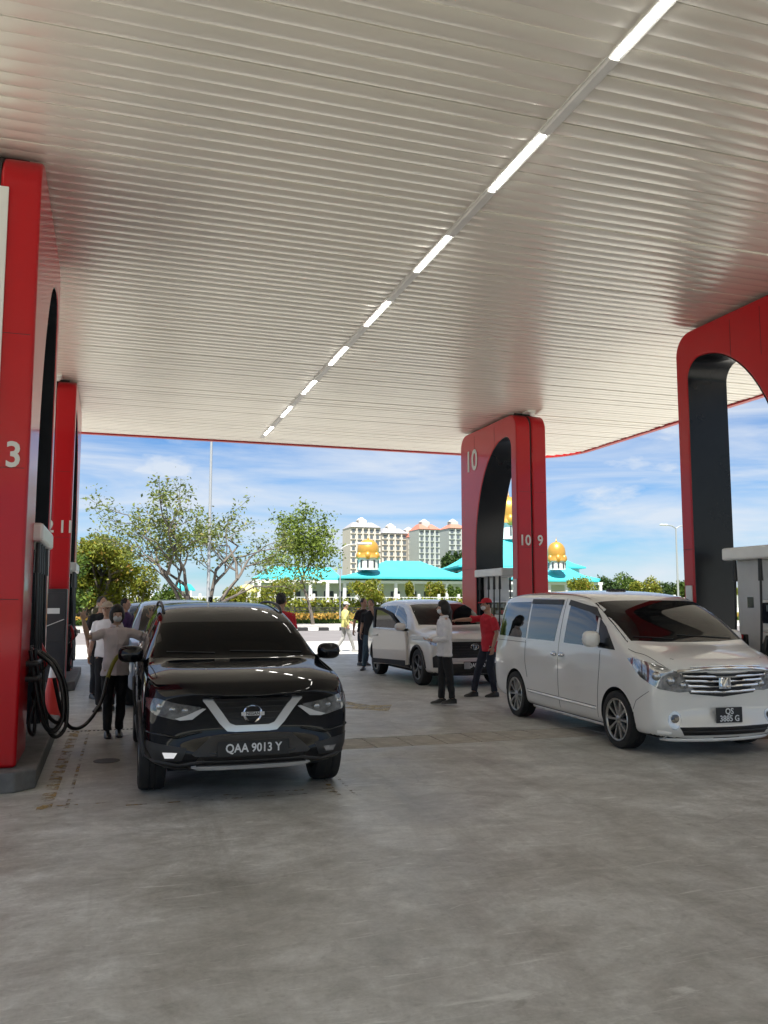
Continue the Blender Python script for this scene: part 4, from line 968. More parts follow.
def finish(o, vox, fold=0.0, it=4):
    r = o.modifiers.new('remesh', 'REMESH'); r.mode = 'VOXEL'; r.voxel_size = vox; r.use_smooth_shade = True
    if fold:
        d = o.modifiers.new('folds', 'DISPLACE'); d.texture = tex; d.strength = fold; d.mid_level = 0.5
    s_ = o.modifiers.new('smooth', 'SMOOTH'); s_.iterations = it; s_.factor = 0.5
    return o
def hand(mb, wrist, d, palm_n, pose, k, side):
    """Palm, four fingers and a thumb; d = along the hand, palm_n = out of the back of the hand."""
    d = Vector(d).normalized(); n = Vector(palm_n); n = (n - d * n.dot(d)).normalized(); w = d.cross(n) * side
    W = Vector(wrist)
    rot = Matrix((w, d, n)).transposed()
    mb.ell(W + d * .045 * k, .040 * k, .052 * k, .016 * k, 12, 8, rot)
    for i, (off, ln) in enumerate(((.029, .068), (.010, .076), (-.010, .070), (-.028, .054))):
        b = W + d * .082 * k + w * off * k
        ext = pose == 'flat' or (pose == 'v' and i < 2)
        if ext:
            sp = w * (0.35 if i == 0 else -0.30 if i == 1 else 0.0) if pose == 'v' else w * off * 3
            dd = (d + sp).normalized(); pts = [b, b + dd * ln * .5 * k, b + (dd - n * .08).normalized() * ln * k]
        elif pose == 'v': pts = [b, b + (d * .4 - n * .8).normalized() * .03 * k, b + (-d * .7 - n * .5).normalized() * .035 * k]
        else: pts = [b, b + (d - n * .25).normalized() * ln * .5 * k, b + (d * .75 - n * .65).normalized() * ln * .95 * k]
        mb.tube(pts, [.0105 * k, .0095 * k, .008 * k], 7)
    t0 = W + d * .025 * k + w * .034 * k
    mb.tube([t0, t0 + (d * .5 + w * .8 - n * .1).normalized() * .035 * k, t0 + (d * .9 + w * .5 - n * .35).normalized() * .065 * k], [.013 * k, .011 * k, .009 * k], 7)
def person(label, loc, rz, H, shirt, pants, arms, legs=None, skin=None, hair='short', sleeve='short', mask=False, hat=None, lean=0.0, female=False, hem=0.84, vox=0.011, head_turn=0.0, group=None, shoes=None, collar=False):
    """Stands at loc facing local -Y.  arms: {side: (elbow, wrist, hand dir, palm n, pose)} in metres for a 1.70 m body."""
    k = H / 1.70; skin = skin or M_skin
    t = thing('person', label, 'person', loc, rz, group)
    sw = .165 if female else .185
    legs = legs or {}
    hipw = .088
    def lv(p): return Vector((p[0], p[1] + lean * (p[2] - .9 * 1), p[2])) if p[2] > .9 else Vector(p)
    def T(p): return lv(p) * k
    body = MB()
    tors = [(.86, .150, .100), (.95, .158, .105), (1.08, .128 if female else .142, .092), (1.22, .142 if female else .158, .108), (1.33, .150 if female else .168, .10), (1.40, .11, .078), (1.445, .056, .058), (1.52, .050, .055)]
    def ring(z, rx, ry, g=0.0, n=16):
        c_ = T((0, 0, z)); return [c_ + Vector(((rx + g) * k * math.cos(2 * PI * i / n), (ry + g) * k * math.sin(2 * PI * i / n), 0)) for i in range(n)]
    body.loft([ring(*q) for q in tors])
    hc = T((0, -.015, 1.585)); hr = Matrix.Rotation(head_turn, 3, 'Z')
    def hp(x, y, z): return hc + hr @ Vector((x, y, z)) * k
    body.ell(hc, .073 * k, .092 * k, .112 * k, 16, 12, hr)
    body.ell(hp(0, -.03, -.06), .052 * k, .055 * k, .055 * k, 12, 8, hr)
    body.tube([hp(0, -.085, .02), hp(0, -.112, -.018), hp(0, -.09, -.03)], [.009 * k, .014 * k, .010 * k], 8)
    body.tube([hp(-.02, -.083, -.058), hp(.02, -.083, -.058)], .009 * k, 6)
    for s in (-1, 1):
        body.ell(hp(s * .076, .005, -.01), .011 * k, .024 * k, .032 * k, 8, 6, hr)
    J = {}
    for s in (-1, 1):
        sh = Vector((s * sw, 0, 1.345)); el, wr, hd, pn, pose = arms.get(s, ((s * .235, .03, 1.10), (s * .245, -.07, .86), (0, -.15, -1), (s, 0, 0), 'relax'))
        J[s] = (T(sh), T(el), T(wr))
        body.tube([T((s * .08, 0, 1.37)), T(sh), T(Vector(sh).lerp(Vector(el), .5)), T(el), T(Vector(el).lerp(Vector(wr), .4)), T(wr)], [.05 * k, .052 * k, .044 * k, .037 * k, .036 * k, .024 * k], 10)
        hand(body, T(wr), hd, pn, pose, k, s)
        hip = Vector((s * hipw, 0, .90)); kn, an = legs.get(s, ((s * .095, -.01, .49), (s * .10, .02, .085)))
        J[(s, 'l')] = (T(hip), Vector(kn) * k, Vector(an) * k)
        body.tube([T(hip), Vector(kn) * k, Vector(kn).lerp(Vector(an), .35) * k, Vector(an) * k], [.085 * k, .055 * k, .054 * k, .036 * k], 10)
    b = finish(body.build('body', skin, t), .008, 0, 2)
    for s in (-1, 1):
        MB().ell(hp(s * .030, -.083, .012), .011 * k, .006 * k, .006 * k, 8, 6, hr).build('eye', M_eye, t)
    # shirt
    m = MB(); g = .020
    m.loft([ring(hem, .165, .115, g), *[ring(z, rx, ry, g) for z, rx, ry in tors if hem + .05 < z < 1.42], ring(1.435, .062, .062, .004)])
    for s in (-1, 1):
        a, e, w_ = J[s]
        pts = [T((s * .07, 0, 1.375)), a, a.lerp(e, .5)]; rr = [.050, .060, .060]
        if sleeve == 'short': pts.append(a.lerp(e, .8)); rr.append(.066)
        else: pts += [e, e.lerp(w_, .5), e.lerp(w_, .92)]; rr += [.056, .050, .040]
        m.tube(pts, [q * k for q in rr], 12)
    shirt_o = finish(m.build('shirt', shirt, t), vox, .034)
    if collar:
        MB().tube([T((.068 * math.cos(a), .066 * math.sin(a) - .005, 1.452 - .02 * max(0, -math.sin(a)))) for a in [-PI / 2 + .25 + i / 14 * (2 * PI - .5) for i in range(15)]], .014 * k, 6, flat=1.6).build('collar', shirt, shirt_o, smooth=60)
        MB().tube([T((0, -(ry + g) - .003, z)) for z, rx, ry in [(hem + .01, .165, .115)] + [q for q in tors if hem + .05 < q[0] < 1.42]], .010 * k, 6, flat=.5).build('placket', shirt, shirt_o, smooth=60)
    # trousers
    m = MB(); m.loft([ring(.84, .150, .105, .008), ring(.92, .158, .108, .010), ring(1.0, .140, .098, .012)])
    for s in (-1, 1):
        h_, kn, an = J[(s, 'l')]
        m.tube([h_ + Vector((0, 0, .03 * k)), h_.lerp(kn, .5), kn, kn.lerp(an, .5), kn.lerp(an, .98)], [q * k for q in ((.080, .084, .068, .062, .055))], 12)
    finish(m.build('trousers', pants, t), vox, .026)
    for s in (-1, 1):
        h_, kn, an = J[(s, 'l')]
        f = MB(); z0 = max(0.0, an.z - .085 * k)
        f.loft([[Vector((an.x + x * .043 * k * wd_, an.y + yy * k, z0 + zz * k)) for x, zz in ((-1, .004), (1, .004), (1, hh * .6), (.5, hh), (-.5, hh), (-1, hh * .6))] for yy, wd_, hh in ((.075, .7, .075), (.03, .9, .10), (-.04, 1.0, .085), (-.10, 1.05, .055), (-.15, .95, .045), (-.185, .55, .030))])
        f.build('shoe', shoes or M_shoe, t, smooth=50)
    # hair and headgear
    if hair:
        m = MB().ell(hp(0, .018, .022), .081 * k, .094 * k, .103 * k, 16, 12, hr) if hair == 'short' else MB().ell(hp(0, .024, -.004), .103 * k, .100 * k, .128 * k, 16, 12, hr).ell(hp(0, .0, .064), .082 * k, .094 * k, .084 * k, 16, 12, hr)
        if hair == 'long':
            m.tube([hp(0, .05, .03), hp(0, .085, -.05), hp(0, .085, -.16), hp(0, .10, -.30), hp(0, .10, -.42)], [.06 * k, .07 * k, .062 * k, .05 * k, .02 * k], 12, flat=.6)
        if hair == 'bob':
            m.tube([hp(0, .06, .03), hp(0, .075, -.06), hp(0, .06, -.13)], [.07 * k, .075 * k, .06 * k], 12)
        finish(m.build('hair', M_hair, t), .008, .008, 2)
    if mask:
        m = MB().ell(hp(0, -.060, -.045), .056 * k, .048 * k, .046 * k, 16, 10, hr)
        mk = m.build('face_mask', M_mask, t, smooth=60)
        for s in (-1, 1): MB().tube([hp(s * .05, -.06, -.03), hp(s * .075, -.01, -.012)], .003 * k, 5).build('ear_loop', M_mask, mk)
    if hat == 'helmet' or hat == 'cap' or hat == 'straw':
        mh = {'helmet': M_helmet, 'cap': M_redc, 'straw': M_hat}[hat]
        m = MB(); dome = []
        for i in range(7):
            th = i / 6 * PI / 2; rr = .092 * math.cos(th) + .001; dome.append([hp(rr * .95 * math.cos(a), rr * 1.12 * math.sin(a), .045 + .085 * math.sin(th)) for a in [2 * PI * j / 18 for j in range(18)]])
        m.loft(dome)
        if hat == 'straw': m.loft([[hp(r_ * math.cos(a), r_ * math.sin(a), z_) for a in [2 * PI * j / 20 for j in range(20)]] for r_, z_ in ((.08, .05), (.16, .035), (.16, .042), (.08, .06))])
        else: m.loft([[hp(x * .07 * f_, -.07 - yy, .045 + zz) for x, zz in ((-1, -.006), (0, .008), (1, -.006), (1, -.012), (0, .0), (-1, -.012))] for yy, f_ in ((0, 1), (.05, .9), (.085, .55))])
        m.build('helmet' if hat == 'helmet' else 'cap' if hat == 'cap' else 'hat', mh, t, smooth=50)
    return t
up = {s: ((s * .36, -.05, 1.29), (s * .43, -.10, 1.53), (s * .05, -.05, 1), (0, 1, 0), 'v') for s in (-1, 1)}
g0 = atZ(113, 737)
person('woman in a pale blouse and face mask raising both hands beside the black car', (g0.x, g0.y, 0), R(6), 1.55, M_shirtg, M_blackc, up, hair='bob', mask=True, female=True, hem=.80, skin=M_skin2, vox=.010, collar=True,
       legs={-1: ((-.085, -.01, .49), (-.075, .0, .085)), 1: ((.085, .0, .49), (.075, .06, .085))})
p_ = atY(102, 602, 15.2)
person('dark haired person in black just behind the woman with raised hands', (p_.x, 15.2, 0), R(25), 1.69, M_blackc, M_blackc, {}, vox=.014)
p_ = atY(108, 602, 13.4)
person('person in a pale brimmed hat behind the woman with raised hands', (p_.x, 13.4, 0), R(-20), 1.60, M_shirtw, M_blackc, {}, hat='straw', vox=.014)
p_ = atY(128, 602, 17.4)
person('person in a dark purple top beside the pale blue car', (p_.x - .05, 17.4, 0), R(60), 1.67, M_purple, M_blackc, {}, vox=.014)
p_ = atY(281, 602, 13.2)
person('man in a red shirt standing behind the black car', (p_.x, 13.2, 0), R(150), 1.74, M_redc, M_navy, {}, vox=.014)
g0 = atZ(345, 651.5)
person('construction worker in a yellow vest and white helmet walking in the sun', (g0.x, g0.y, 0), R(100), 1.60, M_hiv, M_grey, {-1: ((-.22, .12, 1.12), (-.20, .0, .90), (0, -.4, -1), (-1, 0, 0), 'relax'), 1: ((.22, -.10, 1.14), (.20, -.28, 1.0), (0, -1, -.4), (1, 0, 0), 'relax')}, hat='helmet', vox=.016, sleeve='long',
       legs={-1: ((-.09, -.16, .50), (-.09, -.30, .085)), 1: ((.09, .02, .48), (.09, .30, .10))}, shoes=M_grey)
g0 = atZ(366, 670)
person('man in black shirt and jeans, hand to his face, by the open car door', (g0.x + .12, g0.y, 0), R(-35), 1.66, M_blackc, M_jean, {1: ((.22, -.12, 1.16), (.10, -.22, 1.42), (-.3, .1, 1), (0, -1, .2), 'relax')}, vox=.014,
       legs={-1: ((-.10, -.12, .49), (-.13, -.16, .085)), 1: ((.10, .02, .49), (.10, .10, .085))})
g0 = atZ(360, 667)
person('man in black half hidden behind the man in jeans', (g0.x + .22, g0.y + .45, 0), R(20), 1.69, M_blackc, M_navy, {-1: ((-.27, .02, 1.12), (-.34, -.04, .90), (-.2, -.1, -1), (-1, 0, 0), 'relax')}, vox=.014)
g0 = atZ(445, 705)
wom = person('woman with long black hair and white blouse holding papers', (g0.x, g0.y, 0), R(-97), 1.61, M_shirtw, M_blackc, {s: ((s * .20, -.02, 1.09), (s * .10, -.25, 1.06), (-s * .1, -1, .05), (s * .3, 0, -1), 'relax') for s in (-1, 1)}, hair='long', mask=True, female=True, sleeve='long', hem=.80, skin=M_skin2, collar=True,
             legs={-1: ((-.07, -.03, .50), (-.07, -.04, .10)), 1: ((.075, .06, .49), (.075, .10, .11))})
ppr = MB().box(-.11, .11, -.15, .15, -.004, .004).build('clipboard', mat('paper_pale_blue', (0.52, 0.58, 0.66), 0.6), None, bevel=.002)
ppr.location = (g0.x - .40, g0.y + .02, 1.035); ppr.rotation_euler = (R(4), R(-14), R(83))
tag(ppr, 'pale papers held by the woman in the white blouse', 'papers')
g0 = atZ(484, 697)
person('man in a red shirt and cap reaching out beside the white van', (g0.x + .13, g0.y + .05, 0), R(-85), 1.66, M_redc, M_navy, {-1: ((-.19, -.30, 1.33), (-.15, -.56, 1.32), (.05, -1, -.15), (0, 0, 1), 'flat')}, hair='short', hat='cap', mask=True, hem=.78,
       legs={-1: ((-.10, -.16, .49), (-.10, -.26, .085)), 1: ((.10, -.04, .49), (.10, .04, .085))}, lean=-.04)

# ------------------------------------------------------------------ beyond the forecourt
def strip(name, x0, x1, y0, y1, z, m):
    return tag(MB().box(x0, x1, y0, y1, z - .04, z).build(name, m), kind='structure')
M_asph = mat('road_asphalt', (0.155, 0.145, 0.145), 0.85, var=(0.8, 0.12), bump=(60, 0.3))
M_pave = mat('pavement_pale', (0.30, 0.29, 0.27), 0.85, var=(1.2, 0.12))
M_grass = mat('grass_dry', (0.17, 0.19, 0.05), 0.95, var=(0.6, 0.35))
strip('road', -300, 400, 34.2, 47.3, -.015, M_asph)
strip('pavement', -300, 400, 47.6, 60.0, .06, M_pave)
strip('grass_verge', -300, 400, 60.0, 140.0, .02, M_grass)
kb = {}
for nm, colr in (('w', (0.70, 0.70, 0.67)), ('k', (0.02, 0.02, 0.02))):
    kb[nm] = MB().box(-.3, .3, -.15, .15, -.04, .15).mesh('kerb_block', bevel=.02, seg=1); kb[nm].materials.append(mat('kerb_paint_' + nm, colr, 0.7, var=(5, 0.2)))
kr = MB().box(-60, 90, 47.32, 47.58, -.03, .02).build('kerb', M_kerb); tag(kr, kind='structure')
for i in range(210): link('kerb_block', kb['wk'[i % 2]], None, kr, (-35 + i * .605, 47.45, .02))

# leaf clouds
def leaves_mesh(name, pts, size, seed, m, flat=0.0, jitter=0.5):
    rs = np.random.RandomState(seed); P = np.array(pts, dtype=float); n = len(P)
    a = rs.normal(size=(n, 3)); a[:, 2] *= (1 - flat); a /= np.linalg.norm(a, axis=1)[:, None]
    b = rs.normal(size=(n, 3)); b[:, 2] *= (1 - flat); b -= a * (a * b).sum(1)[:, None]; b /= np.linalg.norm(b, axis=1)[:, None]
    s = size * (1 + jitter * (rs.rand(n) * 2 - 1))[:, None]
    V = np.stack([P - a * s, P + b * s * .45, P + a * s, P - b * s * .45], 1).reshape(-1, 3)
    me = bpy.data.meshes.new(name)
    me.vertices.add(4 * n); me.loops.add(4 * n); me.polygons.add(n)
    me.vertices.foreach_set('co', V.ravel()); me.loops.foreach_set('vertex_index', np.arange(4 * n))
    me.polygons.foreach_set('loop_start', np.arange(0, 4 * n, 4)); me.polygons.foreach_set('loop_total', np.full(n, 4))
    me.update(); me.validate(); me.materials.append(m)
    return me
LF_yel = leaf_mat('leaves_yellow_green', (0.10, 0.13, 0.015), (0.26, 0.27, 0.04), (0.38, 0.20, 0.05))
LF_grn = leaf_mat('leaves_green', (0.035, 0.075, 0.015), (0.13, 0.19, 0.035))
LF_dk = leaf_mat('leaves_dark_green', (0.02, 0.05, 0.018), (0.075, 0.12, 0.03))
LF_oli = leaf_mat('leaves_olive', (0.07, 0.10, 0.025), (0.20, 0.24, 0.06), (0.30, 0.24, 0.09))
LF_lime = leaf_mat('leaves_lime', (0.07, 0.11, 0.02), (0.22, 0.29, 0.05))
LF_flow = leaf_mat('flowers_orange', (0.22, 0.20, 0.05), (0.50, 0.26, 0.06), (0.55, 0.42, 0.12))
M_bark = mat('bark_grey', (0.11, 0.095, 0.08), 0.9, var=(4, 0.3), bump=(20, 0.6))
def grow(mb, rs, p, d, ln, r, depth, tips, spread, flat, curve=0.25, nseg=4, kids=(2, 3)):
    pts = [Vector(p)]; d = Vector(d).normalized(); rad = [r]
    for i in range(nseg):
        d = (d + Vector((rs.gauss(0, curve * .5), rs.gauss(0, curve * .5), rs.gauss(0.05, curve * .3)))).normalized()
        pts.append(pts[-1] + d * ln / nseg); rad.append(r * (1 - .5 * (i + 1) / nseg))
    mb.tube(pts, rad, 6 if depth > 1 else 4)
    if depth == 0:
        tips += [(pts[i], d) for i in range(1, nseg + 1)]; return
    if depth == 1: tips += [(pts[-1], d), (pts[-2], d)]
    for i in range(rs.randint(*kids)):
        q = pts[-1] if i == 0 else pts[rs.randint(max(1, nseg - 3), nseg)]
        a = Vector((rs.gauss(0, 1), rs.gauss(0, 1), rs.gauss(0, 1) * (1 - flat)))
        nd = (d + a.normalized() * spread); nd.z *= (1 - flat * .55); nd.normalize()
        grow(mb, rs, q, nd, ln * rs.uniform(.62, .82), r * .55, depth - 1, tips, spread, flat, curve, nseg, kids)
def tree(name, label, base_, h, stems, depth, ln0, r0, leaf, lf, per, cluster, seed, spread=.75, flat=.3, up_=1.0, group=None, kids=(2, 3), squash=1.0):
    rs = random.Random(seed); t = thing(name, label, 'tree', base_, 0, group); mb = MB(); tips = []
    for (dx, dy) in stems: grow(mb, rs, (dx * .12, dy * .12, 0), (dx, dy, up_), ln0, r0, depth, tips, spread, flat, kids=kids)
    z1 = max(q[0].z for q in tips); s = h / z1
    mb.v = [(x * s, y_ * s, z * s) for x, y_, z in mb.v]
    mb.build('trunk', M_bark, t, smooth=60)
    pts = []
    for q, d in tips:
        for _ in range(per):
            pts.append((q.x * s + rs.gauss(0, cluster), q.y * s + rs.gauss(0, cluster), q.z * s + rs.gauss(0, cluster * .55 * squash)))
    link('crown', leaves_mesh('crown', pts, leaf, seed, lf, .3), None, t)
    return t
b = atY(200, 615, 52); tree('spreading_tree', 'sparse spreading tree with bent stems behind the black car', (b.x, 52, 0), 9.0, [(-.8, .1), (-.2, .2), (.15, 0), (.55, -.1)], 4, 3.0, .15, .115, LF_oli, 8, .36, 15, spread=.85, flat=.42, kids=(2, 3), up_=1.1)
b = atY(313, 625, 58); tree('young_tree', 'slim young tree on the pavement beyond the road', (b.x, 58, .06), 8.4, [(0, 0)], 4, 3.3, .15, .12, LF_lime, 24, .46, 12, spread=.72, flat=.0, kids=(2, 4), up_=2.0)
b = atY(96, 610, 66); tree('broad_tree', 'dense yellow green tree at the far left beyond the road', (b.x - 1, 66, 0), 6.4, [(-.6, 0), (.5, .2), (0, .4), (.9, -.2)], 4, 1.6, .16, .15, LF_yel, 24, .42, 21, spread=.8, flat=.2)
b = atY(62, 610, 60); tree('broad_tree', 'dense tree half hidden behind the left portals', (b.x - 2, 60, 0), 6.5, [(-.5, 0), (.5, .2), (.1, .4)], 4, 1.6, .16, .15, LF_grn, 22, .45, 22, spread=.8, flat=.2)
def bush(name, label, base_, rx, ry, rz, leaf, lf, n, seed, cat='shrub', group=None, lobes=7, trunk=0.0):
    """Uneven clump: several leaf lobes round short stems."""
    rs = random.Random(seed); t = thing(name, label, cat, base_, 0, group); pts = []
    cs = [(rs.uniform(-.65, .65), rs.uniform(-.6, .6), rs.uniform(-.35, .5), rs.uniform(.35, .6)) for _ in range(lobes)]
    for _ in range(n):
        cx, cy, cz, r_ = rs.choice(cs); v = Vector((rs.gauss(0, 1), rs.gauss(0, 1), rs.gauss(0, 1))).normalized() * r_ * rs.uniform(.55, 1.05)
        z = trunk + rz * (1 + (cz + v.z) * .85)
        if z > 0.02: pts.append(((cx + v.x) * rx, (cy + v.y) * ry, z))
    st = MB()
    for cx, cy, cz, r_ in cs: st.tube([(0, 0, 0), (cx * rx * .3, cy * ry * .3, trunk + rz * .3), (cx * rx * .8, cy * ry * .8, trunk + rz * (1 + cz * .8))], [max(.05, rz * .05), max(.04, rz * .035), .02], 5)
    st.build('trunk' if cat == 'tree' else 'stem', M_bark, t)
    link('crown' if cat == 'tree' else 'foliage', leaves_mesh('foliage', pts, leaf, seed, lf), None, t)
    return t
# small trees and shrubs before the mosque, left to right
i = 0
for (x, ytop, ybase, Y, wpx, lf, lab) in ((276, 575, 606, 88, 46, LF_yel, 'low yellow green tree left of the slim young tree'), (366, 578, 606, 96, 38, LF_yel, 'small orange tinged tree behind the walking worker'),
        (438, 580, 600, 130, 24, LF_yel, 'small yellow green tree under the middle of the turquoise eave'), (412, 582, 600, 128, 14, LF_yel, 'narrow yellow green tree between white columns of the mosque'),
        (455, 582, 600, 128, 18, LF_grn, 'small green tree beside the middle red portal'), (140, 566, 606, 84, 34, LF_yel, 'bushy yellow green tree left of the spreading tree'), (168, 585, 606, 80, 24, LF_grn, 'low green shrub below the spreading tree'),
        (104, 570, 606, 78, 30, LF_grn, 'green bush beneath the dense left tree'), (236, 584, 606, 95, 26, LF_yel, 'low yellow shrub right of the tall pole'), (580, 573, 600, 120, 34, LF_yel, 'fan leaved yellow green tree right of the middle portal')):
    p0 = atY(x, ytop, Y); w_ = wpx / 2 / 854 * Y * 1.06; i += 1
    bush('small_tree', lab, (p0.x, Y, 0), w_, w_ * .8, p0.z * .5, .15 * Y / 95, lf, 2600, 40 + i, 'tree', 'small trees before the mosque', 8, p0.z * .12)
i = 0
for (x, ytop, Y, wpx, lf, lab) in ((606, 576, 190, 30, LF_dk, 'dark round tree nearest the mosque in the right tree line'), (628, 573, 200, 34, LF_grn, 'green tree second from the mosque in the right tree line'), (646, 572, 185, 30, LF_yel, 'bright yellow green tree in the right tree line'),
        (664, 577, 210, 26, LF_dk, 'dark tree just left of the far street lamp'), (684, 579, 190, 26, LF_grn, 'green tree just right of the far street lamp'), (745, 585, 190, 40, LF_yel, 'bright tree seen behind the right pump'), (768, 583, 185, 36, LF_grn, 'green tree at the right edge behind the pump'),
        (447, 551, 260, 16, LF_dk, 'dark tree before the red roofed tower block'), (460, 548, 265, 16, LF_dk, 'dark tree beside the middle red portal far behind'), (372, 560, 230, 34, LF_dk, 'dark tree behind the left golden dome')):
    p0 = atY(x, ytop, Y); w_ = wpx / 2 / 854 * Y * 1.1; i += 1
    bush('far_tree', lab, (p0.x, Y, 0), w_, w_, p0.z * .5, .33 * Y / 190, lf, 2400, 80 + i, 'tree', 'trees on the skyline', 9, p0.z * .08)

# hedge, flower bed, railing
rs = np.random.RandomState(3)
n = 14000; pts = np.stack([rs.uniform(-30, 75, n), 96 + rs.uniform(-.7, .7, n), .25 + rs.rand(n) ** .7 * 1.55 + .25 * np.sin(rs.uniform(0, 6, n))], 1)
hd = thing('hedge', 'long clipped yellow green hedge behind the dark railing', 'hedge', (0, 0, 0))
link('foliage', leaves_mesh('foliage', pts, .22, 5, LF_yel), None, hd)
MB().box(-30, 75, 95.6, 96.4, 0.02, 1.3).build('inner_twigs', mat('hedge_twigs', (0.06, 0.07, 0.02), 0.9), hd)
n = 16000; pts = np.stack([rs.uniform(-28, 60, n), rs.uniform(62, 80, n), .08 + rs.rand(n) * .45], 1)
fb = link('flower_bed', leaves_mesh('flower_bed', pts, .20, 6, LF_flow), None, None); tag(fb, kind='stuff')
fb['label'] = 'bed of orange and yellow ground cover beyond the pavement'
n = 9000; pts = np.stack([rs.uniform(-28, 60, n), rs.uniform(60.2, 62.5, n), .06 + rs.rand(n) * .25], 1)
gb = link('verge_grass', leaves_mesh('verge_grass', pts, .15, 8, LF_grn), None, None); tag(gb, kind='stuff')
M_rail = mat('railing_dark', (0.03, 0.03, 0.032), 0.5)
rl = thing('railing', 'low dark metal railing before the hedge', 'railing', (0, 86, 0))
for z_ in (.45, .72, .95): MB().box(-28, 62, -.03, .03, z_, z_ + .09).build('rail', M_rail, rl)
pm_ = MB().box(-.05, .05, -.035, .035, 0, 1.1).mesh('post'); pm_.materials.append(M_rail)
for i in range(46): link('post', pm_, None, rl, (-28 + i * 2.0, 0, 0))
# white fence along the mosque compound
M_wfence = mat('fence_white', (0.66, 0.67, 0.67), 0.6)
fn = thing('compound_fence', 'white post and bar fence before the mosque compound', 'fence', (0, 112, 0))
MB().box(-40, 110, -.12, .12, 0, .7).build('base_wall', M_wfence, fn)
for z_ in (1.0, 2.2): MB().box(-40, 110, -.04, .04, z_, z_ + .08).build('rail', M_wfence, fn)
pm_ = MB().box(-.16, .16, -.16, .16, 0, 2.7).mesh('post'); pm_.materials.append(M_wfence)
for i in range(51): link('post', pm_, None, fn, (-40 + i * 3.0, 0, 0))
mb = MB()
for i in range(300): mb.box(-39.8 + i * .5, -39.74 + i * .5, -.02, .02, .7, 2.25)
mb.build('bars', M_wfence, fn)

# mosque
M_turq = mat('roof_turquoise', (0.05, 0.42, 0.47), 0.55, var=(0.25, 0.10))
M_gold = mat('dome_gold', (0.58, 0.31, 0.06), 0.35, metal=0.4, var=(0.6, 0.12))
M_mwall = mat('mosque_white', (0.68, 0.69, 0.69), 0.7, var=(0.4, 0.05))
MY = 150.0
o0_ = atY(440, 602, MY); mos = thing('mosque', 'white mosque with turquoise roofs and golden domes', 'mosque', (o0_.x, MY, 0))
def mx_(x, Y=MY): return atY(x, 602, Y).x - o0_.x
def mz_(x, y_, Y=MY): return atY(x, y_, Y).z
def hip(x0, x1, ye, r0, r1, yr, y0, y1, ov=.0, name='roof'):
    """Hipped roof from eave pixels x0..x1 at height ye to ridge r0..r1 at yr."""
    ym = (y0 + y1) / 2; a, b_, c0, c1 = mx_(x0, MY + y0), mx_(x1, MY + y0), mx_(r0, MY + ym), mx_(r1, MY + ym); ze, zr = mz_((x0 + x1) / 2, ye, MY + y0), mz_((r0 + r1) / 2, yr, MY + ym)
    sh = (c0 + c1) - (a + b_)      # the block is turned a little, so its back stands further right
    N = 6; rings = []
    for i in range(N + 1):
        t_ = i / N; cz = lerp(ze, zr, t_ ** 1.35)      # slightly concave slopes
        rings.append([(lerp(a, c0, t_), lerp(y0, ym - .2, t_), cz), (lerp(b_, c1, t_), lerp(y0, ym - .2, t_), cz), (lerp(b_ + sh, c1, t_), lerp(y1, ym + .2, t_), cz), (lerp(a + sh, c0, t_), lerp(y1, ym + .2, t_), cz)])
    rings.insert(0, [(p[0], p[1], p[2] - .35) for p in rings[0]])
    o = MB().loft(rings).build(name, M_turq, mos); return o
hip(252, 345, 578, 268, 330, 567, -1, 12)
hip(338, 478, 577, 386, 420, 561, -2, 15)
hip(446, 601, 578, 500, 520, 545, 3, 45)
hip(459, 587, 566, 498, 520, 531, 12, 38)
hip(540, 600, 580, 556, 566, 566, -2, 10)
MB().box(mx_(256), mx_(598), 4, 14, 0, mz_(440, 581)).build('wall', M_mwall, mos)
MB().box(mx_(476, MY + 20), mx_(566, MY + 20), 14, 30, 0, mz_(520, 567, MY + 14)).build('wall', M_mwall, mos)
MB().box(mx_(254), mx_(600), -1.2, -.8, mz_(440, 584), mz_(440, 581.2)).build('eave_beam', M_mwall, mos)
cm = MB().box(-.28, .28, -.28, .28, 0, mz_(440, 584)).mesh('column'); cm.materials.append(M_mwall)
for x in list(range(258, 600, 17)): link('column', cm, None, mos, (mx_(x), -.9, 0))
wm = MB().box(-.9, .9, -.05, .05, 0, 2.6).mesh('arched_window'); wm.materials.append(mat('window_dark', (0.05, 0.06, 0.07), 0.2))
for x in list(range(266, 596, 17)): link('arched_window', wm, None, mos, (mx_(x), 3.93, 1.0))
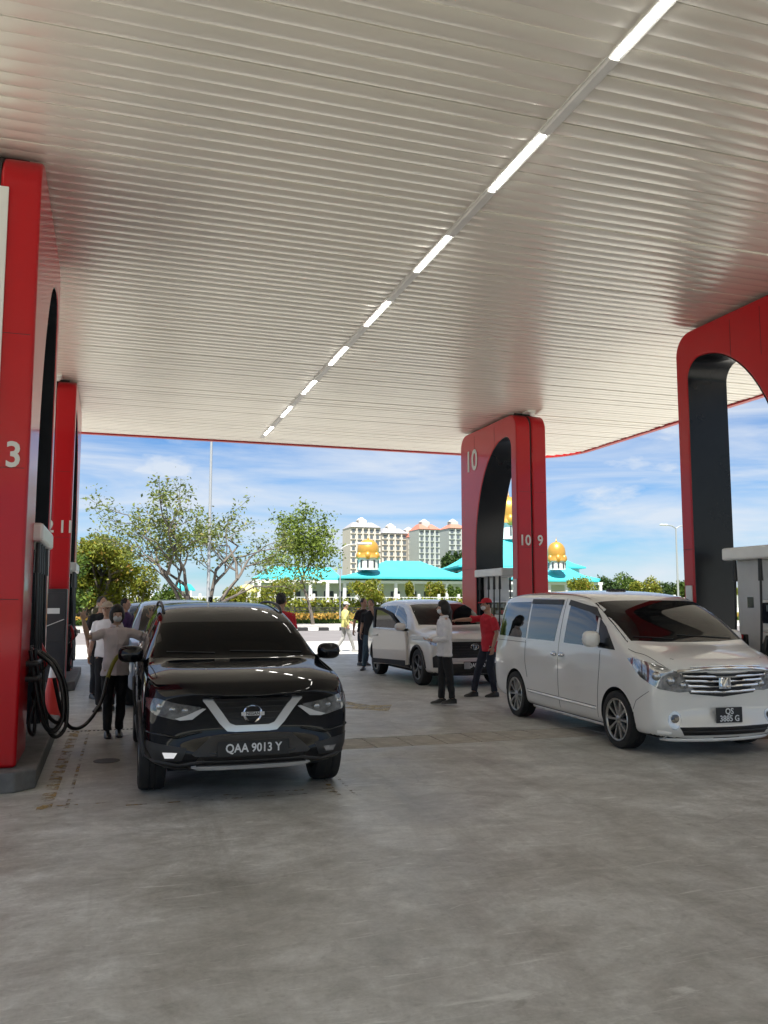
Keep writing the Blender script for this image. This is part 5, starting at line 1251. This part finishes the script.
def dome(x, ytop, ybase, ydrum, wpx, Yo, name='dome'):
    Y = MY + Yo; cx = atY(x, 602, Y).x - o0_.x; zt, zb_, zd = (atY(x, q, Y).z for q in (ytop, ybase, ydrum)); r_ = wpx / 2 / 854 * Y * 1.05
    hgt = zt - zb_; pr = [(r_ * 1.04, zb_), (r_ * 1.0, zb_ + hgt * .10), (r_ * .88, zb_ + hgt * .22)]
    for i in range(0, 12):
        t_ = i / 12; pr.append((r_ * .90 * (1.0 + .07 * math.sin(t_ * PI * 1.2)) * math.cos(t_ * PI / 2) ** .8, zb_ + hgt * (.27 + .66 * math.sin(t_ * PI / 2))))
    pr.append((0.02, zb_ + hgt * .95))
    d_ = MB().lathe(pr, 28, c=(cx, Yo, 0)).build(name, M_gold, mos, smooth=60)
    MB().lathe([(.12, zt - hgt * .07), (.22, zt - hgt * .03), (.08, zt), (.02, zt + hgt * .16)], 8, c=(cx, Yo, 0)).build('finial', M_gold, d_, smooth=60)
    for i in range(6):
        a = 2 * PI * i / 6 + .2
        MB().ell((cx + r_ * .80 * math.cos(a), Yo + r_ * .80 * math.sin(a), zb_ + hgt * .10), r_ * .30, r_ * .30, hgt * .20, 10, 8).build('lobe', M_gold, d_, smooth=60)
    dr = MB().lathe([(r_ * .90, zd), (r_ * .90, zb_ - .1), (r_ * 1.0, zb_ - .1), (r_ * 1.0, zb_ + .1), (r_ * .85, zb_ + .1)], 20, c=(cx, Yo, 0)).build('drum', M_mwall, mos)
    for i in range(10):
        a = 2 * PI * i / 10; MB().box(-.18, .18, -.1, .1, zd + (zb_ - zd) * .2, zd + (zb_ - zd) * .8).build('drum_window', MATS['window_dark'], dr, loc=(cx + r_ * .89 * math.cos(a), Yo + r_ * .89 * math.sin(a), 0)).rotation_euler = (0, 0, a + PI / 2)
dome(368, 538, 558, 570, 24, 0)
dome(557.5, 540.5, 561, 570, 21, 0)
dome(510, 495, 524, 540, 32, 24)
# garden pavilions and low buildings at the left
for (x, y0, y1, w_, Y, colr, lab) in ((113, 580, 599, 12, 104, 'y', 'small pavilion with a pale yellow round roof left of the fence'), (182, 582, 600, 22, 118, 't', 'small white kiosk with a turquoise roof behind the spreading tree'), (247, 584, 600, 18, 118, 'y', 'yellow roofed pavilion between the two street trees'), (150, 588, 602, 34, 122, 'g', 'low grey blue building behind the white fence')):
    p0 = atY(x, y0, Y); zz = p0.z; ww = w_ / 2 / 854 * Y * 1.04
    t = thing('pavilion' if colr != 'g' else 'low_building', lab, 'pavilion' if colr != 'g' else 'building', (p0.x, Y, 0))
    mr_ = {'y': mat('roof_pale_yellow', (0.60, 0.55, 0.20), 0.6), 't': M_turq, 'g': mat('roof_grey_blue', (0.28, 0.34, 0.40), 0.6)}[colr]
    MB().lathe([(ww * 1.15, zz * .72), (ww * 1.1, zz * .78), (ww * .75, zz * .93), (0.02, zz)], 14 if colr == 'y' else 4).build('roof', mr_, t, smooth=40)
    for sx in (-1, 1):
        for sy in (-1, 1): MB().box(sx * ww * .7 - .12, sx * ww * .7 + .12, sy * ww * .6 - .12, sy * ww * .6 + .12, 0, zz * .73).build('post', M_wfence, t)
    MB().box(-ww * .7, ww * .7, -ww * .2, ww * .6, 0, zz * (.3 if colr == 'y' else .7)).build('wall', M_wfence, t)

# tower blocks far behind
M_cream = mat('tower_cream', (0.56, 0.52, 0.46), 0.8, var=(0.05, 0.06))
M_tgrey = mat('tower_grey_green', (0.42, 0.46, 0.44), 0.8, var=(0.05, 0.06))
M_troof = mat('tower_roof_red', (0.48, 0.16, 0.11), 0.7)
M_troofg = mat('tower_roof_grey', (0.28, 0.28, 0.30), 0.7)
M_win = mat('tower_window', (0.10, 0.12, 0.14), 0.2)
TY = 430.0
wmesh = MB().box(-1.25, 1.25, -.12, .12, -.85, .85).mesh('window'); wmesh.materials.append(M_win)
smesh = MB().box(-1.5, 1.5, -.5, .1, -.12, .12).mesh('sill'); smesh.materials.append(M_cream)
for (xa, xb, ytop, wall, roof, cols, Y, lab) in ((350.5, 380.5, 527, M_cream, M_troofg, 5, 430, 'cream tower block with grey roof farthest left above the mosque'), (382, 407.5, 533, M_cream, M_troofg, 4, 440, 'cream tower block with grey roof second from the left'), (408.5, 418, 537, M_cream, M_troof, 2, 436, 'narrow cream tower block with a red roof'),
        (419, 439.5, 529, M_tgrey, M_troof, 4, 420, 'grey green tower block with red roofs'), (449, 467, 528, M_tgrey, M_troof, 3, 450, 'tower block with red roof beside the middle portal')):
    a = atY(xa, ytop, Y); b_ = atY(xb, ytop, Y); W = b_.x - a.x; H = a.z; cx = (a.x + b_.x) / 2
    t = thing('tower_block', lab, 'building', (cx, Y, 0), 0, 'tower blocks behind the mosque')
    MB().box(-W / 2, W / 2, 0, 16, 0, H).build('wall', wall, t)
    rf = MB(); nb = 2 if cols > 3 else 1
    for i in range(nb):
        xc = -W / 2 + W * (i + .5) / nb; w2 = W / nb * .52
        rf.loft([[(xc - w2, -1, H + .002), (xc + w2, -1, H + .002), (xc + w2, 17, H + .002), (xc - w2, 17, H + .002)], [(xc - w2 * .25, 6, H + 3.2), (xc + w2 * .25, 6, H + 3.2), (xc + w2 * .25, 10, H + 3.2), (xc - w2 * .25, 10, H + 3.2)]])
    r_ = rf.build('roof', roof, t)
    MB().box(-2.2, 2.2, 5, 11, H + 1.0, H + 4.4).lathe([(2.9, H + 4.41), (1.2, H + 5.6), (.1, H + 6.2)], 8, c=(0, 8, 0)).build('roof_tower', wall, r_)
    rows = int(H / 3.1)
    for j in range(rows):
        for i in range(cols):
            x = -W / 2 + W * (i + .5) / cols
            w_ = link('window', wmesh, None, t, (x, -.05, H - 2.0 - j * 3.1)); w_.scale.x = W / cols / 5.2
    for i in range(1, cols): MB().box(-W / 2 + W * i / cols - .35, -W / 2 + W * i / cols + .35, -.7, -.01, 0, H - .5).build('pilaster', wall, t)
    for j in range(rows): MB().box(-W / 2, W / 2, -.45, -.012, H - 3.4 - j * 3.1, H - 3.15 - j * 3.1).build('floor_band', wall, t)
# street lamps
M_pole = mat('pole_galvanised', (0.36, 0.38, 0.39), 0.5, metal=0.3)
def lamp(x, Y, H, r_, label, arms):
    p0 = atY(x, 602, Y); t = thing('street_lamp', label, 'street lamp', (p0.x, Y, 0), 0, 'street lamps beyond the road')
    MB().tube([(0, 0, 0), (0, 0, H * .5), (0, 0, H)], [r_, r_ * .8, r_ * .55], 10).build('pole', M_pole, t, smooth=60)
    for s in arms:
        MB().tube(smooth_curve([(0, 0, H - .1), (s * .6, 0, H + .25), (s * 1.5, 0, H + .35)], 4), r_ * .4, 6).build('arm', M_pole, t)
        MB().box(s * 1.9 - .55, s * 1.9 + .55, -.2, .2, H + .28, H + .46).build('lamp_head', M_wfence, t, bevel=.06)
lamp(208, 50, 15.0, .105, 'tall pale lamp pole rising past the canopy edge', (-1, 1))
lamp(678.5, 96, atY(678, 528, 96).z, .16, 'twin armed street lamp at the far right', (-1, 1))
lamp(340, 62, atY(340, 548, 62).z, .06, 'thin lamp pole right of the slim young tree', (1,))
